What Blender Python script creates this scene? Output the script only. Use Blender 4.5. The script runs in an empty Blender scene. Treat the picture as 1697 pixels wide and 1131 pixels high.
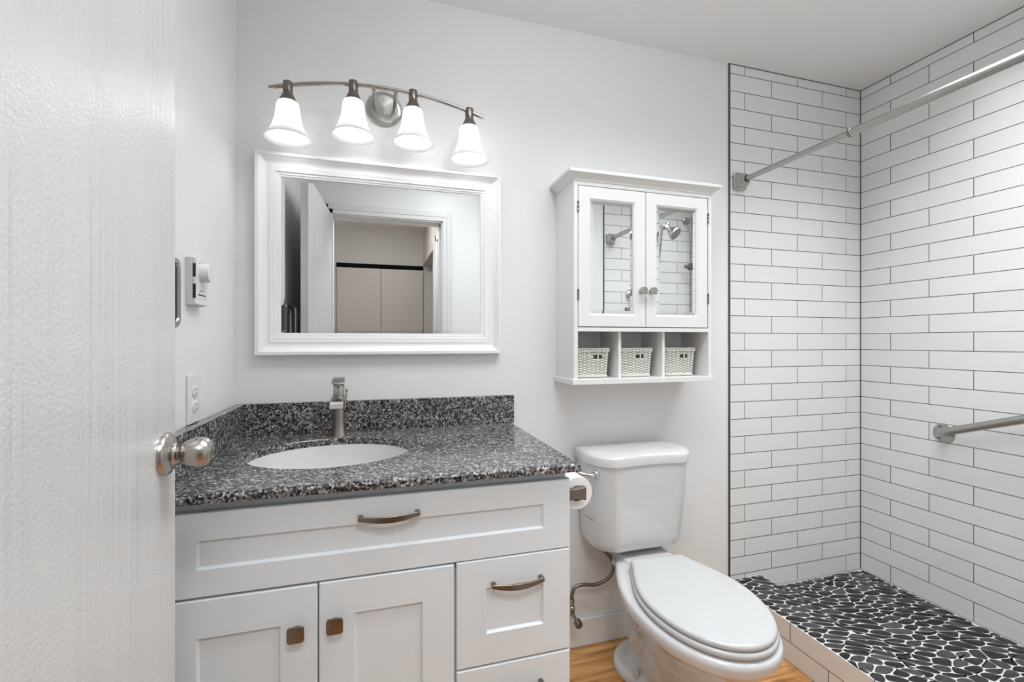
import bpy, bmesh, math, random
import numpy as np
from mathutils import Vector, Matrix

C = bpy.context.scene.collection
R = math.radians
PI = math.pi

# ------------------------------------------------------------------ camera
cam_data = bpy.data.cameras.new('camera')
cam = bpy.data.objects.new('camera', cam_data)
C.objects.link(cam)
cam.location = (0, 0, 1.209)
cam.rotation_euler = (R(90), 0, R(-16.45))
cam_data.sensor_width = 36.0
cam_data.lens = 754.2 / 1697 * 36.0
cam_data.shift_y = 0.0006
cam_data.clip_start = 0.01
bpy.context.scene.camera = cam

# ------------------------------------------------------------------ light and exposure
scn = bpy.context.scene
scn.view_settings.view_transform = 'Standard'
scn.view_settings.look = 'None'
scn.view_settings.gamma = 1.0
scn.view_settings.use_curve_mapping = False
scn.view_settings.exposure = 0.25
world = bpy.data.worlds.new('world')
scn.world = world
world.use_nodes = True
world.node_tree.nodes['Background'].inputs[0].default_value = (0.9, 0.95, 1.0, 1)
world.node_tree.nodes['Background'].inputs[1].default_value = 0.25


def area_light(name, loc, rot, sx, sy, power, color=(1, 1, 1), spread=180):
    l = bpy.data.lights.new(name, 'AREA')
    l.shape = 'RECTANGLE'
    l.spread = R(spread)
    l.size, l.size_y, l.energy, l.color = sx, sy, power, color
    o = bpy.data.objects.new(name, l)
    o.location, o.rotation_euler = loc, rot
    C.objects.link(o)
    return o


def point_light(name, loc, radius, power, color):
    l = bpy.data.lights.new(name, 'POINT')
    l.shadow_soft_size, l.energy, l.color = radius, power, color
    o = bpy.data.objects.new(name, l)
    o.location = loc
    C.objects.link(o)


area_light('room_fill_light', (0.85, 0.80, 2.425), (0, 0, 0), 1.7, 0.6, 11.5, (0.92, 0.965, 1.0), 128)  # added soft fill from above
area_light('shower_fill_light', (1.9, 0.8, 2.425), (0, 0, 0), 0.45, 0.8, 6.2, (0.93, 0.97, 1.0), 104)  # added downward fill for the lower shower tile, not a known lamp
point_light('ceiling_fill_point', (0.5, 0.74, 2.29), 0.085, 4.6, (0.93, 0.97, 1.0))  # added point fill that brightens the ceiling, invented source
area_light('hall_fill_light', (0.05, -0.9, 2.42), (0, 0, 0), 0.35, 0.35, 5.0, (1.0, 0.96, 0.93))  # added weak fill for the hall, no known fixture
area_light('doorway_fill_light', (0.08, -0.28, 2.37), (R(50), 0, R(-22)), 0.6, 0.2, 12.0, (0.9, 0.96, 1.0))  # added tilted fill aimed through the doorway at the low surfaces
BULB_STRENGTH = 10.5

# ------------------------------------------------------------------ materials
MATS = {}


def new_mat(name):
    m = bpy.data.materials.new(name)
    m.use_nodes = True
    nt = m.node_tree
    return m, nt, nt.nodes['Principled BSDF']


def srgb(*c):
    if len(c) == 1:
        c = (c[0],) * 3
    return tuple(((v / 255) / 12.92 if v / 255 <= 0.04045 else ((v / 255 + 0.055) / 1.055) ** 2.4) for v in c) + (1.0,)


def plain(name, col, rough=0.5, metal=0.0, spec=0.5, coat=0.0, bump=None, aniso=0.0):
    m, nt, b = new_mat(name)
    b.inputs['Base Color'].default_value = col
    b.inputs['Roughness'].default_value = rough
    b.inputs['Metallic'].default_value = metal
    b.inputs['Specular IOR Level'].default_value = spec
    b.inputs['Coat Weight'].default_value = coat
    b.inputs['Coat Roughness'].default_value = 0.05
    if aniso:
        b.inputs['Anisotropic'].default_value = aniso
    if bump:
        scale, strength, dist, stretch = bump
        tc = nt.nodes.new('ShaderNodeTexCoord')
        mp = nt.nodes.new('ShaderNodeMapping')
        mp.inputs['Scale'].default_value = stretch
        nz = nt.nodes.new('ShaderNodeTexNoise')
        nz.inputs['Scale'].default_value = scale
        nz.inputs['Detail'].default_value = 3
        bp = nt.nodes.new('ShaderNodeBump')
        bp.inputs['Strength'].default_value = strength
        bp.inputs['Distance'].default_value = dist
        nt.links.new(tc.outputs['Object'], mp.inputs[0])
        nt.links.new(mp.outputs[0], nz.inputs['Vector'])
        nt.links.new(nz.outputs['Fac'], bp.inputs['Height'])
        nt.links.new(bp.outputs[0], b.inputs['Normal'])
    MATS[name] = m
    return m


wall_paint = plain('wall_paint', srgb(238, 238, 238), 0.36, spec=0.5, bump=(170, 0.22, 0.002, (1, 1, 1)))
ceiling_paint = plain('ceiling_paint', srgb(243, 243, 243), 0.8, spec=0.2)
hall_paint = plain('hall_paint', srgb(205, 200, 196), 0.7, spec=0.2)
trim_paint = plain('trim_paint', srgb(226, 226, 225), 0.35)
baseboard_paint = plain('baseboard_paint', srgb(236, 236, 236), 0.4)
frame_white = plain('frame_white', srgb(243, 243, 243), 0.3)
cabinet_white = plain('cabinet_white', srgb(228, 233, 237), 0.38)
cubby_white = plain('cubby_white', srgb(236, 236, 234), 0.35)
porcelain = plain('porcelain', srgb(218, 218, 218), 0.07, coat=0.6)
seat_plastic = plain('seat_plastic', srgb(203, 203, 203), 0.16)
plastic_white = plain('plastic_white', srgb(231, 231, 230), 0.3)
plastic_grey = plain('plastic_grey', srgb(212, 211, 208), 0.4)
nickel = plain('brushed_nickel', srgb(178, 173, 167), 0.27, 1.0)
nickel_dark = plain('dark_nickel', srgb(134, 125, 117), 0.26, 1.0)
chrome = plain('chrome', srgb(215, 215, 216), 0.07, 1.0)
steel = plain('satin_steel', srgb(176, 174, 171), 0.27, 1.0)
mirror_glass = plain('mirror_glass', srgb(240, 242, 241), 0.0, 1.0)
black_gap = plain('black_gap', (0.006, 0.006, 0.006, 1), 0.9, spec=0.1)
dark_slot = plain('dark_slot', (0.02, 0.02, 0.02, 1), 0.6)
dark_strip = plain('dark_edge_strip', srgb(105, 103, 99), 0.4, 0.6)
hose_grey = plain('braided_hose', srgb(135, 130, 125), 0.35, 0.9, bump=(900, 0.4, 0.001, (1, 1, 1)))
paper = plain('paper', srgb(244, 243, 241), 0.9, spec=0.1, bump=(60, 0.1, 0.002, (1, 1, 1)))
cardboard = plain('cardboard', srgb(120, 100, 84), 0.9, spec=0.1)
wicker = plain('wicker', srgb(238, 236, 228), 0.5)
wicker_gap_shade = plain('wicker_gap_shade', srgb(84, 78, 68), 0.8)  # dark tone paints in the shade inside the white baskets
sticker = plain('sticker', srgb(250, 250, 250), 0.3)
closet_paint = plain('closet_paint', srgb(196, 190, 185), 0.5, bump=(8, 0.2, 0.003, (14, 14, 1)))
caulk = plain('caulk', srgb(178, 176, 172), 0.5)
mark_grey = plain('mark_grey', srgb(120, 120, 120), 0.5)
cloth_white = plain('cloth_white', srgb(240, 240, 238), 0.9, spec=0.1)


def door_material():
    m, nt, b = new_mat('door_paint')
    b.inputs['Base Color'].default_value = srgb(216, 216, 216)
    b.inputs['Roughness'].default_value = 0.24
    b.inputs['Specular IOR Level'].default_value = 0.75
    N, L = nt.nodes.new, nt.links.new
    tc = N('ShaderNodeTexCoord')
    # vertical grain: wood fibre streaks under the paint, fading in and out
    mp = N('ShaderNodeMapping'); mp.inputs['Scale'].default_value = (1, 85, 1.6)
    n1 = N('ShaderNodeTexNoise'); n1.inputs['Scale'].default_value = 1.0; n1.inputs['Detail'].default_value = 4; n1.inputs['Distortion'].default_value = 0.25
    mp2 = N('ShaderNodeMapping'); mp2.inputs['Scale'].default_value = (1, 7, 1.3)
    n2 = N('ShaderNodeTexNoise'); n2.inputs['Scale'].default_value = 1.0
    r2 = N('ShaderNodeMapRange'); r2.inputs[1].default_value = 0.42; r2.inputs[2].default_value = 0.68
    mul = N('ShaderNodeMath'); mul.operation = 'MULTIPLY'
    n3 = N('ShaderNodeTexNoise'); n3.inputs['Scale'].default_value = 190; n3.inputs['Detail'].default_value = 2
    add = N('ShaderNodeMath'); add.operation = 'MULTIPLY_ADD'; add.inputs[1].default_value = 0.3
    bp = N('ShaderNodeBump'); bp.inputs['Strength'].default_value = 0.8; bp.inputs['Distance'].default_value = 0.0032
    L(tc.outputs['Object'], mp.inputs[0]); L(mp.outputs[0], n1.inputs['Vector'])
    L(tc.outputs['Object'], mp2.inputs[0]); L(mp2.outputs[0], n2.inputs['Vector']); L(n2.outputs['Fac'], r2.inputs[0])
    L(n1.outputs['Fac'], mul.inputs[0]); L(r2.outputs[0], mul.inputs[1])
    L(tc.outputs['Object'], n3.inputs['Vector'])
    L(n3.outputs['Fac'], add.inputs[0]); L(mul.outputs[0], add.inputs[2])
    L(add.outputs[0], bp.inputs['Height']); L(bp.outputs[0], b.inputs['Normal'])
    return m


def tile_material(name, axis, shift, width, zoff=-0.172 + 0.0768):
    """3 x 12 inch glossy white subway tile, half-lapped, thin dark grout"""
    m, nt, b = new_mat(name)
    N, L = nt.nodes.new, nt.links.new
    tc = N('ShaderNodeTexCoord'); sp = N('ShaderNodeSeparateXYZ'); cb = N('ShaderNodeCombineXYZ')
    ax = N('ShaderNodeMath'); ax.operation = 'ADD'; ax.inputs[1].default_value = shift + width * 20
    az = N('ShaderNodeMath'); az.operation = 'ADD'; az.inputs[1].default_value = zoff
    L(tc.outputs['Object'], sp.inputs[0])
    L(sp.outputs[axis], ax.inputs[0]); L(sp.outputs[2], az.inputs[0])
    L(ax.outputs[0], cb.inputs[0]); L(az.outputs[0], cb.inputs[1])
    br = N('ShaderNodeTexBrick')
    br.offset = 0.5; br.offset_frequency = 2; br.squash = 1.0
    br.inputs['Scale'].default_value = 1.0
    br.inputs['Brick Width'].default_value = width
    br.inputs['Row Height'].default_value = 0.0768
    br.inputs['Mortar Size'].default_value = 0.0016
    br.inputs['Mortar Smooth'].default_value = 0.15
    br.inputs['Bias'].default_value = 0.0
    br.inputs['Color1'].default_value = srgb(231, 231, 230)
    br.inputs['Color2'].default_value = srgb(235, 235, 234)
    br.inputs['Mortar'].default_value = srgb(82, 80, 78)
    L(cb.outputs[0], br.inputs['Vector'])
    L(br.outputs['Color'], b.inputs['Base Color'])
    rr = N('ShaderNodeMapRange'); rr.inputs[3].default_value = 0.1; rr.inputs[4].default_value = 0.7
    L(br.outputs['Fac'], rr.inputs[0]); L(rr.outputs[0], b.inputs['Roughness'])
    bp = N('ShaderNodeBump'); bp.invert = True; bp.inputs['Strength'].default_value = 0.35; bp.inputs['Distance'].default_value = 0.001
    L(br.outputs['Fac'], bp.inputs['Height']); L(bp.outputs[0], b.inputs['Normal'])
    return m


def granite_material():
    m, nt, b = new_mat('granite')
    N, L = nt.nodes.new, nt.links.new
    tc = N('ShaderNodeTexCoord')
    nz = N('ShaderNodeTexNoise'); nz.inputs['Scale'].default_value = 120; nz.inputs['Detail'].default_value = 2
    mixv = N('ShaderNodeMix'); mixv.data_type = 'VECTOR'; mixv.inputs[0].default_value = 0.006
    L(tc.outputs['Object'], nz.inputs['Vector'])
    L(tc.outputs['Object'], mixv.inputs[4]); L(nz.outputs['Color'], mixv.inputs[5])
    v1 = N('ShaderNodeTexVoronoi'); v1.inputs['Scale'].default_value = 195
    L(mixv.outputs[1], v1.inputs['Vector'])
    sep = N('ShaderNodeSeparateColor'); L(v1.outputs['Color'], sep.inputs[0])
    cr = N('ShaderNodeValToRGB'); cr.color_ramp.interpolation = 'CONSTANT'
    el = cr.color_ramp.elements
    stops = [(0.0, srgb(34, 34, 36)), (0.15, srgb(74, 74, 75)), (0.36, srgb(117, 116, 116)), (0.56, srgb(143, 137, 132)),
             (0.68, srgb(162, 161, 161)), (0.82, srgb(92, 90, 89)), (0.92, srgb(190, 188, 186))]
    el[0].position, el[0].color = stops[0]
    el[1].position, el[1].color = stops[1]
    for p, c in stops[2:]:
        e = el.new(p); e.color = c
    L(sep.outputs[0], cr.inputs[0])
    # broad brownish and dark drifts through the slab
    n2 = N('ShaderNodeTexNoise'); n2.inputs['Scale'].default_value = 22; n2.inputs['Detail'].default_value = 2
    L(tc.outputs['Object'], n2.inputs['Vector'])
    r2 = N('ShaderNodeMapRange'); r2.inputs[1].default_value = 0.5; r2.inputs[2].default_value = 0.7; r2.inputs[4].default_value = 0.55
    L(n2.outputs['Fac'], r2.inputs[0])
    mx = N('ShaderNodeMix'); mx.data_type = 'RGBA'; mx.blend_type = 'MULTIPLY'
    mx.inputs[7].default_value = srgb(205, 184, 170)
    L(r2.outputs[0], mx.inputs[0]); L(cr.outputs[0], mx.inputs[6])
    # fine black mica specks
    v2 = N('ShaderNodeTexVoronoi'); v2.inputs['Scale'].default_value = 270
    L(tc.outputs['Object'], v2.inputs['Vector'])
    s2 = N('ShaderNodeSeparateColor'); L(v2.outputs['Color'], s2.inputs[0])
    gt = N('ShaderNodeMath'); gt.operation = 'GREATER_THAN'; gt.inputs[1].default_value = 0.84
    L(s2.outputs[1], gt.inputs[0])
    mx2 = N('ShaderNodeMix'); mx2.data_type = 'RGBA'; mx2.inputs[7].default_value = srgb(26, 26, 28)
    L(gt.outputs[0], mx2.inputs[0]); L(mx.outputs[2], mx2.inputs[6])
    L(mx2.outputs[2], b.inputs['Base Color'])
    b.inputs['Roughness'].default_value = 0.16
    return m


def wood_floor_material():
    m, nt, b = new_mat('wood_floor')
    N, L = nt.nodes.new, nt.links.new
    tc = N('ShaderNodeTexCoord')
    mp = N('ShaderNodeMapping'); mp.inputs['Scale'].default_value = (3.0, 26, 1)
    nz = N('ShaderNodeTexNoise'); nz.inputs['Scale'].default_value = 1.6; nz.inputs['Detail'].default_value = 6; nz.inputs['Distortion'].default_value = 0.8
    L(tc.outputs['Object'], mp.inputs[0]); L(mp.outputs[0], nz.inputs['Vector'])
    br = N('ShaderNodeTexBrick'); br.offset = 0.37
    br.inputs['Scale'].default_value = 1; br.inputs['Brick Width'].default_value = 0.9; br.inputs['Row Height'].default_value = 0.12
    br.inputs['Mortar Size'].default_value = 0.0008
    br.inputs['Color1'].default_value = (0.38, 0.38, 0.38, 1); br.inputs['Color2'].default_value = (0.62, 0.62, 0.62, 1); br.inputs['Mortar'].default_value = (0.1, 0.1, 0.1, 1)
    L(tc.outputs['Object'], br.inputs['Vector'])
    ad = N('ShaderNodeMath'); ad.operation = 'MULTIPLY_ADD'; ad.inputs[1].default_value = 0.35
    L(br.outputs['Color'], ad.inputs[0]); L(nz.outputs['Fac'], ad.inputs[2])
    cr = N('ShaderNodeValToRGB')
    el = cr.color_ramp.elements
    el[0].position, el[0].color = 0.42, srgb(120, 80, 42)
    el[1].position, el[1].color = 0.9, srgb(222, 172, 116)
    e = el.new(0.64); e.color = srgb(186, 132, 76)
    L(ad.outputs[0], cr.inputs[0]); L(cr.outputs[0], b.inputs['Base Color'])
    b.inputs['Roughness'].default_value = 0.3
    return m


def pebble_material():
    m, nt, b = new_mat('black_pebble')
    N, L = nt.nodes.new, nt.links.new
    g = N('ShaderNodeNewGeometry')
    cr = N('ShaderNodeValToRGB')
    el = cr.color_ramp.elements
    el[0].position, el[0].color = 0.0, srgb(16, 16, 17)
    el[1].position, el[1].color = 1.0, srgb(76, 77, 80)
    e = el.new(0.6); e.color = srgb(36, 37, 39)
    L(g.outputs['Random Per Island'], cr.inputs[0])
    tc = N('ShaderNodeTexCoord'); nz = N('ShaderNodeTexNoise'); nz.inputs['Scale'].default_value = 60; nz.inputs['Detail'].default_value = 5
    L(tc.outputs['Object'], nz.inputs['Vector'])
    mx = N('ShaderNodeMix'); mx.data_type = 'RGBA'; mx.blend_type = 'OVERLAY'; mx.inputs[0].default_value = 0.5
    L(cr.outputs[0], mx.inputs[6]); L(nz.outputs['Fac'], mx.inputs[7])
    L(mx.outputs[2], b.inputs['Base Color'])
    b.inputs['Roughness'].default_value = 0.34
    return m


def frosted_material():
    m = bpy.data.materials.new('frosted_shade'); m.use_nodes = True
    nt = m.node_tree; N, L = nt.nodes.new, nt.links.new
    nt.nodes.remove(nt.nodes['Principled BSDF'])
    out = nt.nodes['Material Output']
    tr = N('ShaderNodeBsdfTranslucent'); tr.inputs[0].default_value = (0.42, 0.42, 0.42, 1)
    df = N('ShaderNodeBsdfDiffuse'); df.inputs[0].default_value = (0.36, 0.36, 0.36, 1)
    gl = N('ShaderNodeBsdfGlossy'); gl.inputs[0].default_value = (0.9, 0.9, 0.9, 1); gl.inputs['Roughness'].default_value = 0.25
    ad = N('ShaderNodeAddShader'); mx = N('ShaderNodeMixShader'); mx.inputs[0].default_value = 0.04
    L(tr.outputs[0], ad.inputs[0]); L(df.outputs[0], ad.inputs[1]); L(ad.outputs[0], mx.inputs[1]); L(gl.outputs[0], mx.inputs[2])
    L(mx.outputs[0], out.inputs['Surface'])
    return m


def bulb_material():
    m = bpy.data.materials.new('lit_bulb'); m.use_nodes = True
    nt = m.node_tree
    b = nt.nodes['Principled BSDF']
    b.inputs['Base Color'].default_value = (0.9, 0.9, 0.9, 1)
    b.inputs['Emission Color'].default_value = (1.0, 0.995, 0.985, 1)
    b.inputs['Emission Strength'].default_value = BULB_STRENGTH
    return m


door_paint = door_material()
granite = granite_material()
wood_floor = wood_floor_material()
black_pebble = pebble_material()
frosted = frosted_material()
lit_bulb = bulb_material()
tile_back = tile_material('tile_back', 0, -1.576 + 0.151, 0.302)
tile_right = tile_material('tile_right', 1, -1.522 - 0.153, 0.306)
tile_front = tile_material('tile_front', 0, -1.63 + 0.151, 0.302)
tile_curb = tile_material('tile_curb', 1, -1.193, 0.302, 0.0768)
grout = plain('pebble_grout', srgb(226, 223, 217), 0.8)


brushed_plate = plain('brushed_plate', srgb(188, 187, 184), 0.3, 1.0, aniso=0.85)
_nt = brushed_plate.node_tree
_tg = _nt.nodes.new('ShaderNodeTangent'); _tg.direction_type = 'RADIAL'; _tg.axis = 'Y'
_nt.links.new(_tg.outputs[0], _nt.nodes['Principled BSDF'].inputs['Tangent'])


# ------------------------------------------------------------------ mesh helpers
class MB:
    def __init__(self):
        self.v, self.f = [], []

    def add(self, verts, faces):
        o = len(self.v)
        self.v += [tuple(p) for p in verts]
        self.f += [tuple(i + o for i in f) for f in faces]
        return self

    def box(self, x0, x1, y0, y1, z0, z1):
        v = [(x0, y0, z0), (x1, y0, z0), (x1, y1, z0), (x0, y1, z0), (x0, y0, z1), (x1, y0, z1), (x1, y1, z1), (x0, y1, z1)]
        return self.add(v, [(0, 3, 2, 1), (4, 5, 6, 7), (0, 1, 5, 4), (1, 2, 6, 5), (2, 3, 7, 6), (3, 0, 4, 7)])

    def loft(self, rings, cap0=True, cap1=True):
        n = len(rings[0]); v = []; f = []
        for r in rings:
            v += list(r)
        for k in range(len(rings) - 1):
            for i in range(n):
                j = (i + 1) % n
                f.append((k * n + i, k * n + j, (k + 1) * n + j, (k + 1) * n + i))
        if cap0:
            f.append(tuple(reversed(range(n))))
        if cap1:
            f.append(tuple((len(rings) - 1) * n + i for i in range(n)))
        return self.add(v, f)

    def lathe(self, profile, centre, axis='z', n=40, cap0=True, cap1=True):
        """profile: (radius, distance along the axis) pairs"""
        c = Vector(centre)
        if isinstance(axis, str):
            a = {'x': Vector((1, 0, 0)), 'y': Vector((0, 1, 0)), 'z': Vector((0, 0, 1)), '-y': Vector((0, -1, 0)), '-x': Vector((-1, 0, 0)), '-z': Vector((0, 0, -1))}[axis]
        else:
            a = Vector(axis).normalized()
        u = a.orthogonal().normalized(); w = a.cross(u)
        rings = []
        for r, h in profile:
            rings.append([c + a * h + (u * math.cos(2 * PI * i / n) + w * math.sin(2 * PI * i / n)) * max(r, 1e-5) for i in range(n)])
        return self.loft(rings, cap0, cap1)

    def tube(self, path, r, n=12, closed=False, flat=None):
        """round (or flat=(rx, ry)) tube along a path"""
        P = [Vector(p) for p in path]; m = len(P); rings = []
        prev = None
        for k in range(m):
            if closed:
                t = (P[(k + 1) % m] - P[k - 1]).normalized()
            else:
                t = (P[min(k + 1, m - 1)] - P[max(k - 1, 0)]).normalized()
            if prev is None:
                u = t.orthogonal().normalized()
            else:
                u = (prev - t * prev.dot(t)).normalized()
            prev = u; w = t.cross(u)
            rr = r[k] if isinstance(r, (list, tuple)) else r
            rings.append([P[k] + (u * math.cos(2 * PI * i / n) + w * math.sin(2 * PI * i / n)) * rr for i in range(n)])
        if closed:
            rings.append(rings[0])
            return self.loft(rings, False, False)
        return self.loft(rings)

    def build(self, name, mat, parent=None, smooth=None, bevel=None, seg=2, local=False):
        org = Vector((0, 0, 0))
        if parent is not None and not local:
            p = parent
            while p is not None:
                org += p.location; p = p.parent
        me = bpy.data.meshes.new(name)
        me.from_pydata([tuple(Vector(p) - org) for p in self.v], [], self.f)
        bm = bmesh.new(); bm.from_mesh(me)
        bmesh.ops.recalc_face_normals(bm, faces=bm.faces)
        bm.to_mesh(me); bm.free()
        if smooth is not None:
            me.polygons.foreach_set('use_smooth', [True] * len(me.polygons))
            me.set_sharp_from_angle(angle=R(smooth))
        me.materials.append(mat)
        o = bpy.data.objects.new(name, me)
        C.objects.link(o)
        if parent is not None:
            o.parent = parent
        if bevel:
            b = o.modifiers.new('bevel', 'BEVEL'); b.width = bevel; b.segments = seg; b.limit_method = 'ANGLE'; b.angle_limit = R(35)
            if smooth is None:
                me.polygons.foreach_set('use_smooth', [True] * len(me.polygons))
                b.harden_normals = True
        return o


def box(name, x0, x1, y0, y1, z0, z1, mat, parent=None, bevel=None):
    return MB().box(x0, x1, y0, y1, z0, z1).build(name, mat, parent, bevel=bevel)


def struct(o):
    o['kind'] = 'structure'
    return o


def tag(o, label, cat, group=None):
    o['label'] = label; o['category'] = cat
    if group:
        o['group'] = group
    return o


def thing(name, loc, label, cat, group=None):
    o = bpy.data.objects.new(name, None)
    o.empty_display_size = 0.05
    o.location = loc
    C.objects.link(o)
    return tag(o, label, cat, group)


def frame(x0, x1, z0, z1, y, profile, mb=None):
    """mitred picture-frame: profile = (inset, height in front of plane y, towards -Y)"""
    mb = mb or MB()
    rings = []
    for d, h in profile:
        rings.append([(x0 + d, y - h, z0 + d), (x1 - d, y - h, z0 + d), (x1 - d, y - h, z1 - d), (x0 + d, y - h, z1 - d)])
    return mb.loft(rings, False, False)


def arc(c, r, a0, a1, n, plane='xz', other=0.0):
    out = []
    for i in range(n + 1):
        a = a0 + (a1 - a0) * i / n
        p, q = c[0] + r * math.cos(a), c[1] + r * math.sin(a)
        out.append((p, other, q) if plane == 'xz' else (p, q, other) if plane == 'xy' else (other, p, q))
    return out


def smooth_path(pts, sub=8):
    """Catmull-Rom through the points"""
    P = [Vector(p) for p in pts]; out = []
    P = [P[0] * 2 - P[1]] + P + [P[-1] * 2 - P[-2]]
    for k in range(1, len(P) - 2):
        for i in range(sub):
            t = i / sub
            a, b, c, d = P[k - 1], P[k], P[k + 1], P[k + 2]
            out.append(0.5 * ((2 * b) + (c - a) * t + (2 * a - 5 * b + 4 * c - d) * t * t + (3 * b - a - 3 * c + d) * t ** 3))
    out.append(P[-2])
    return out


# ------------------------------------------------------------------ room numbers (metres, camera above the origin)
XL, XR = -0.4391, 2.274          # left wall, tiled right wall
YB, YF = 1.663, 0.165            # back wall, doorway wall (room side)
YH = 0.045                       # doorway wall, hall side
ZC = 2.441                       # ceiling
TX = 1.4972                      # where the tile starts
DX0, DX1, DZ = -0.284, 0.438, 2.045   # doorway
HX0, HX1, HY = -0.95, 0.489, -1.86    # hall

# ------------------------------------------------------------------ room shell
struct(box('floor', -1.6, 2.45, -2.3, 1.8, -0.05, 0.0, wood_floor))
struct(box('ceiling', -1.1, 2.45, -2.3, 1.8, ZC, ZC + 0.05, ceiling_paint))
struct(box('wall_back', XL - 0.1, XR + 0.12, YB, YB + 0.1, 0, ZC, wall_paint))
struct(box('wall_left', XL - 0.1, XL, YF, YB, 0, ZC, wall_paint))
struct(box('wall_right', XR + 0.004, XR + 0.12, YH, YB, 0, ZC, wall_paint))
mb = MB()
mb.box(HX0, DX0, YH, YF, 0, ZC).box(DX0, DX1, YH, YF, DZ, ZC).box(DX1, XR + 0.004, YH, YF, 0, ZC)
struct(mb.build('wall_front', wall_paint))
# tiled shower walls, 6 mm proud of the paint
struct(box('wall_back_tile', TX, XR + 0.004, YB - 0.004, YB, 0, ZC, tile_back))
struct(box('wall_right_tile', XR, XR + 0.004, YF, YB - 0.004, 0, ZC, tile_right))
struct(box('wall_front_tile', TX, XR, YF, YF + 0.004, 0, ZC, tile_front))
struct(box('trim_1', TX - 0.0075, TX, YB - 0.0055, YB, 0.0, ZC, dark_strip))
struct(box('trim_2', TX - 0.0075, TX, YF, YF + 0.0055, 0.0, ZC, dark_strip))
struct(box('trim_3', XR - 0.003, XR, YB - 0.007, YB - 0.004, 0.094, ZC, dark_strip))
struct(box('trim_10', TX, XR, YB - 0.006, YB - 0.004, ZC - 0.0028, ZC, dark_strip))
struct(box('trim_11', XR - 0.002, XR, YF + 0.004, YB - 0.006, ZC - 0.0028, ZC, dark_strip))
# baseboards
mb = MB()
mb.box(0.44, TX - 0.0075, YB - 0.012, YB, 0, 0.106)
struct(mb.build('baseboard_back', baseboard_paint, bevel=0.003))
struct(box('baseboard_front', DX1 + 0.058, 1.487, YF, YF + 0.012, 0, 0.106, baseboard_paint, bevel=0.003))
# doorway casing: stepped mouldings on the room side, jamb lining through the wall
mb = MB()
for (w0, w1, t) in ((-0.008, 0.020, 0.011), (0.020, 0.05, 0.014), (0.05, 0.058, 0.009)):
    mb.box(DX1 + w0, DX1 + w1, YF, YF + t, 0, DZ + w1)
    mb.box(DX0 - w1, DX0 - w0, YF, YF + t, 0, DZ + w1)
    mb.box(DX0 - w1, DX1 + w0, YF, YF + t, DZ + w0, DZ + w1)
struct(mb.build('trim_4', trim_paint, bevel=0.0015))
mb = MB()
mb.box(DX1 - 0.016, DX1, YH, YF, 0, DZ).box(DX0, DX0 + 0.004, YH, YF, 0, DZ).box(DX0, DX1, YH, YF, DZ - 0.016, DZ)
mb.box(DX1 - 0.028, DX1 - 0.016, YH + 0.03, YF - 0.045, 0, DZ - 0.016).box(DX0, DX1 - 0.016, YH + 0.03, YF - 0.045, DZ - 0.028, DZ - 0.016)
struct(mb.build('trim_5', trim_paint))

# hall beyond the doorway (seen in the mirror)
mb = MB()
mb.box(HX0 - 0.1, HX1 + 0.1, HY - 0.1, HY, 0, ZC)
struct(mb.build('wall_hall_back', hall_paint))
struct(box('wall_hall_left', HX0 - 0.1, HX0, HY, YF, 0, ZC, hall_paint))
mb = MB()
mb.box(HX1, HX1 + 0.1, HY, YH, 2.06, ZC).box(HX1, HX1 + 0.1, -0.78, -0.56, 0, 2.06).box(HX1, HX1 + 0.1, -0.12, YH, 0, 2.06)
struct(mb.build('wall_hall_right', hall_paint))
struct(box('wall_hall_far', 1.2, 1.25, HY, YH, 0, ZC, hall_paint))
mb = MB()
mb.box(HX1 - 0.014, HX1, -0.79, -0.73, 0, 2.12).box(HX1 - 0.014, HX1, -0.62, -0.56, 0, 2.12).box(HX1 - 0.014, HX1, -0.62, YH, 2.06, 2.12)
struct(mb.build('trim_6', trim_paint, bevel=0.002))
# closet: two flush bifold panels under a dark track
t = thing('closet_door', (0.035, HY, 0), 'flush grey-painted double closet doors at the far end of the hall, seen in mirror', 'closet door')
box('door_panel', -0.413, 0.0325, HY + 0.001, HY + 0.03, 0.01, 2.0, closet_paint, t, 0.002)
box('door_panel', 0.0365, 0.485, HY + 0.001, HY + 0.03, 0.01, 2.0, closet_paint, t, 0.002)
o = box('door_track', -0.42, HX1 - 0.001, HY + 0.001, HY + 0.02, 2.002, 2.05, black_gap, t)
o['label'] = 'black track above the panels'

# ------------------------------------------------------------------ bathroom door (open against the left wall)
door = bpy.data.objects.new('door_1', None)
C.objects.link(door)
door.location = (DX0, YF + 0.015, 0.0)
door.rotation_euler = (0, 0, R(3.3))
door['kind'] = 'structure'
door['label'] = 'white painted wood-grain door swung open on the left'
door['category'] = 'door'
MB().box(-0.0365, 0, 0, 0.712, 0.012, 2.03).build('door_leaf', door_paint, door, bevel=0.0015, local=True)
KY, KZ = 0.662, 1.032
knob = MB().lathe([(0.0335, 0), (0.0335, 0.006), (0.031, 0.0088), (0.0275, 0.0098), (0.0255, 0.0128), (0.02, 0.0138), (0.0158, 0.0158), (0.0148, 0.0185)], (0, KY, KZ), 'x', 48).build('door_knob', nickel, door, smooth=50, local=True)
knob['label'] = 'brushed nickel egg-shaped door knob with round rosette'
MB().lathe([(0.0112, 0.018), (0.0112, 0.0232)], (0, KY, KZ), 'x', 40).build('knob_neck', nickel_dark, knob, smooth=40, local=True)
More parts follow.
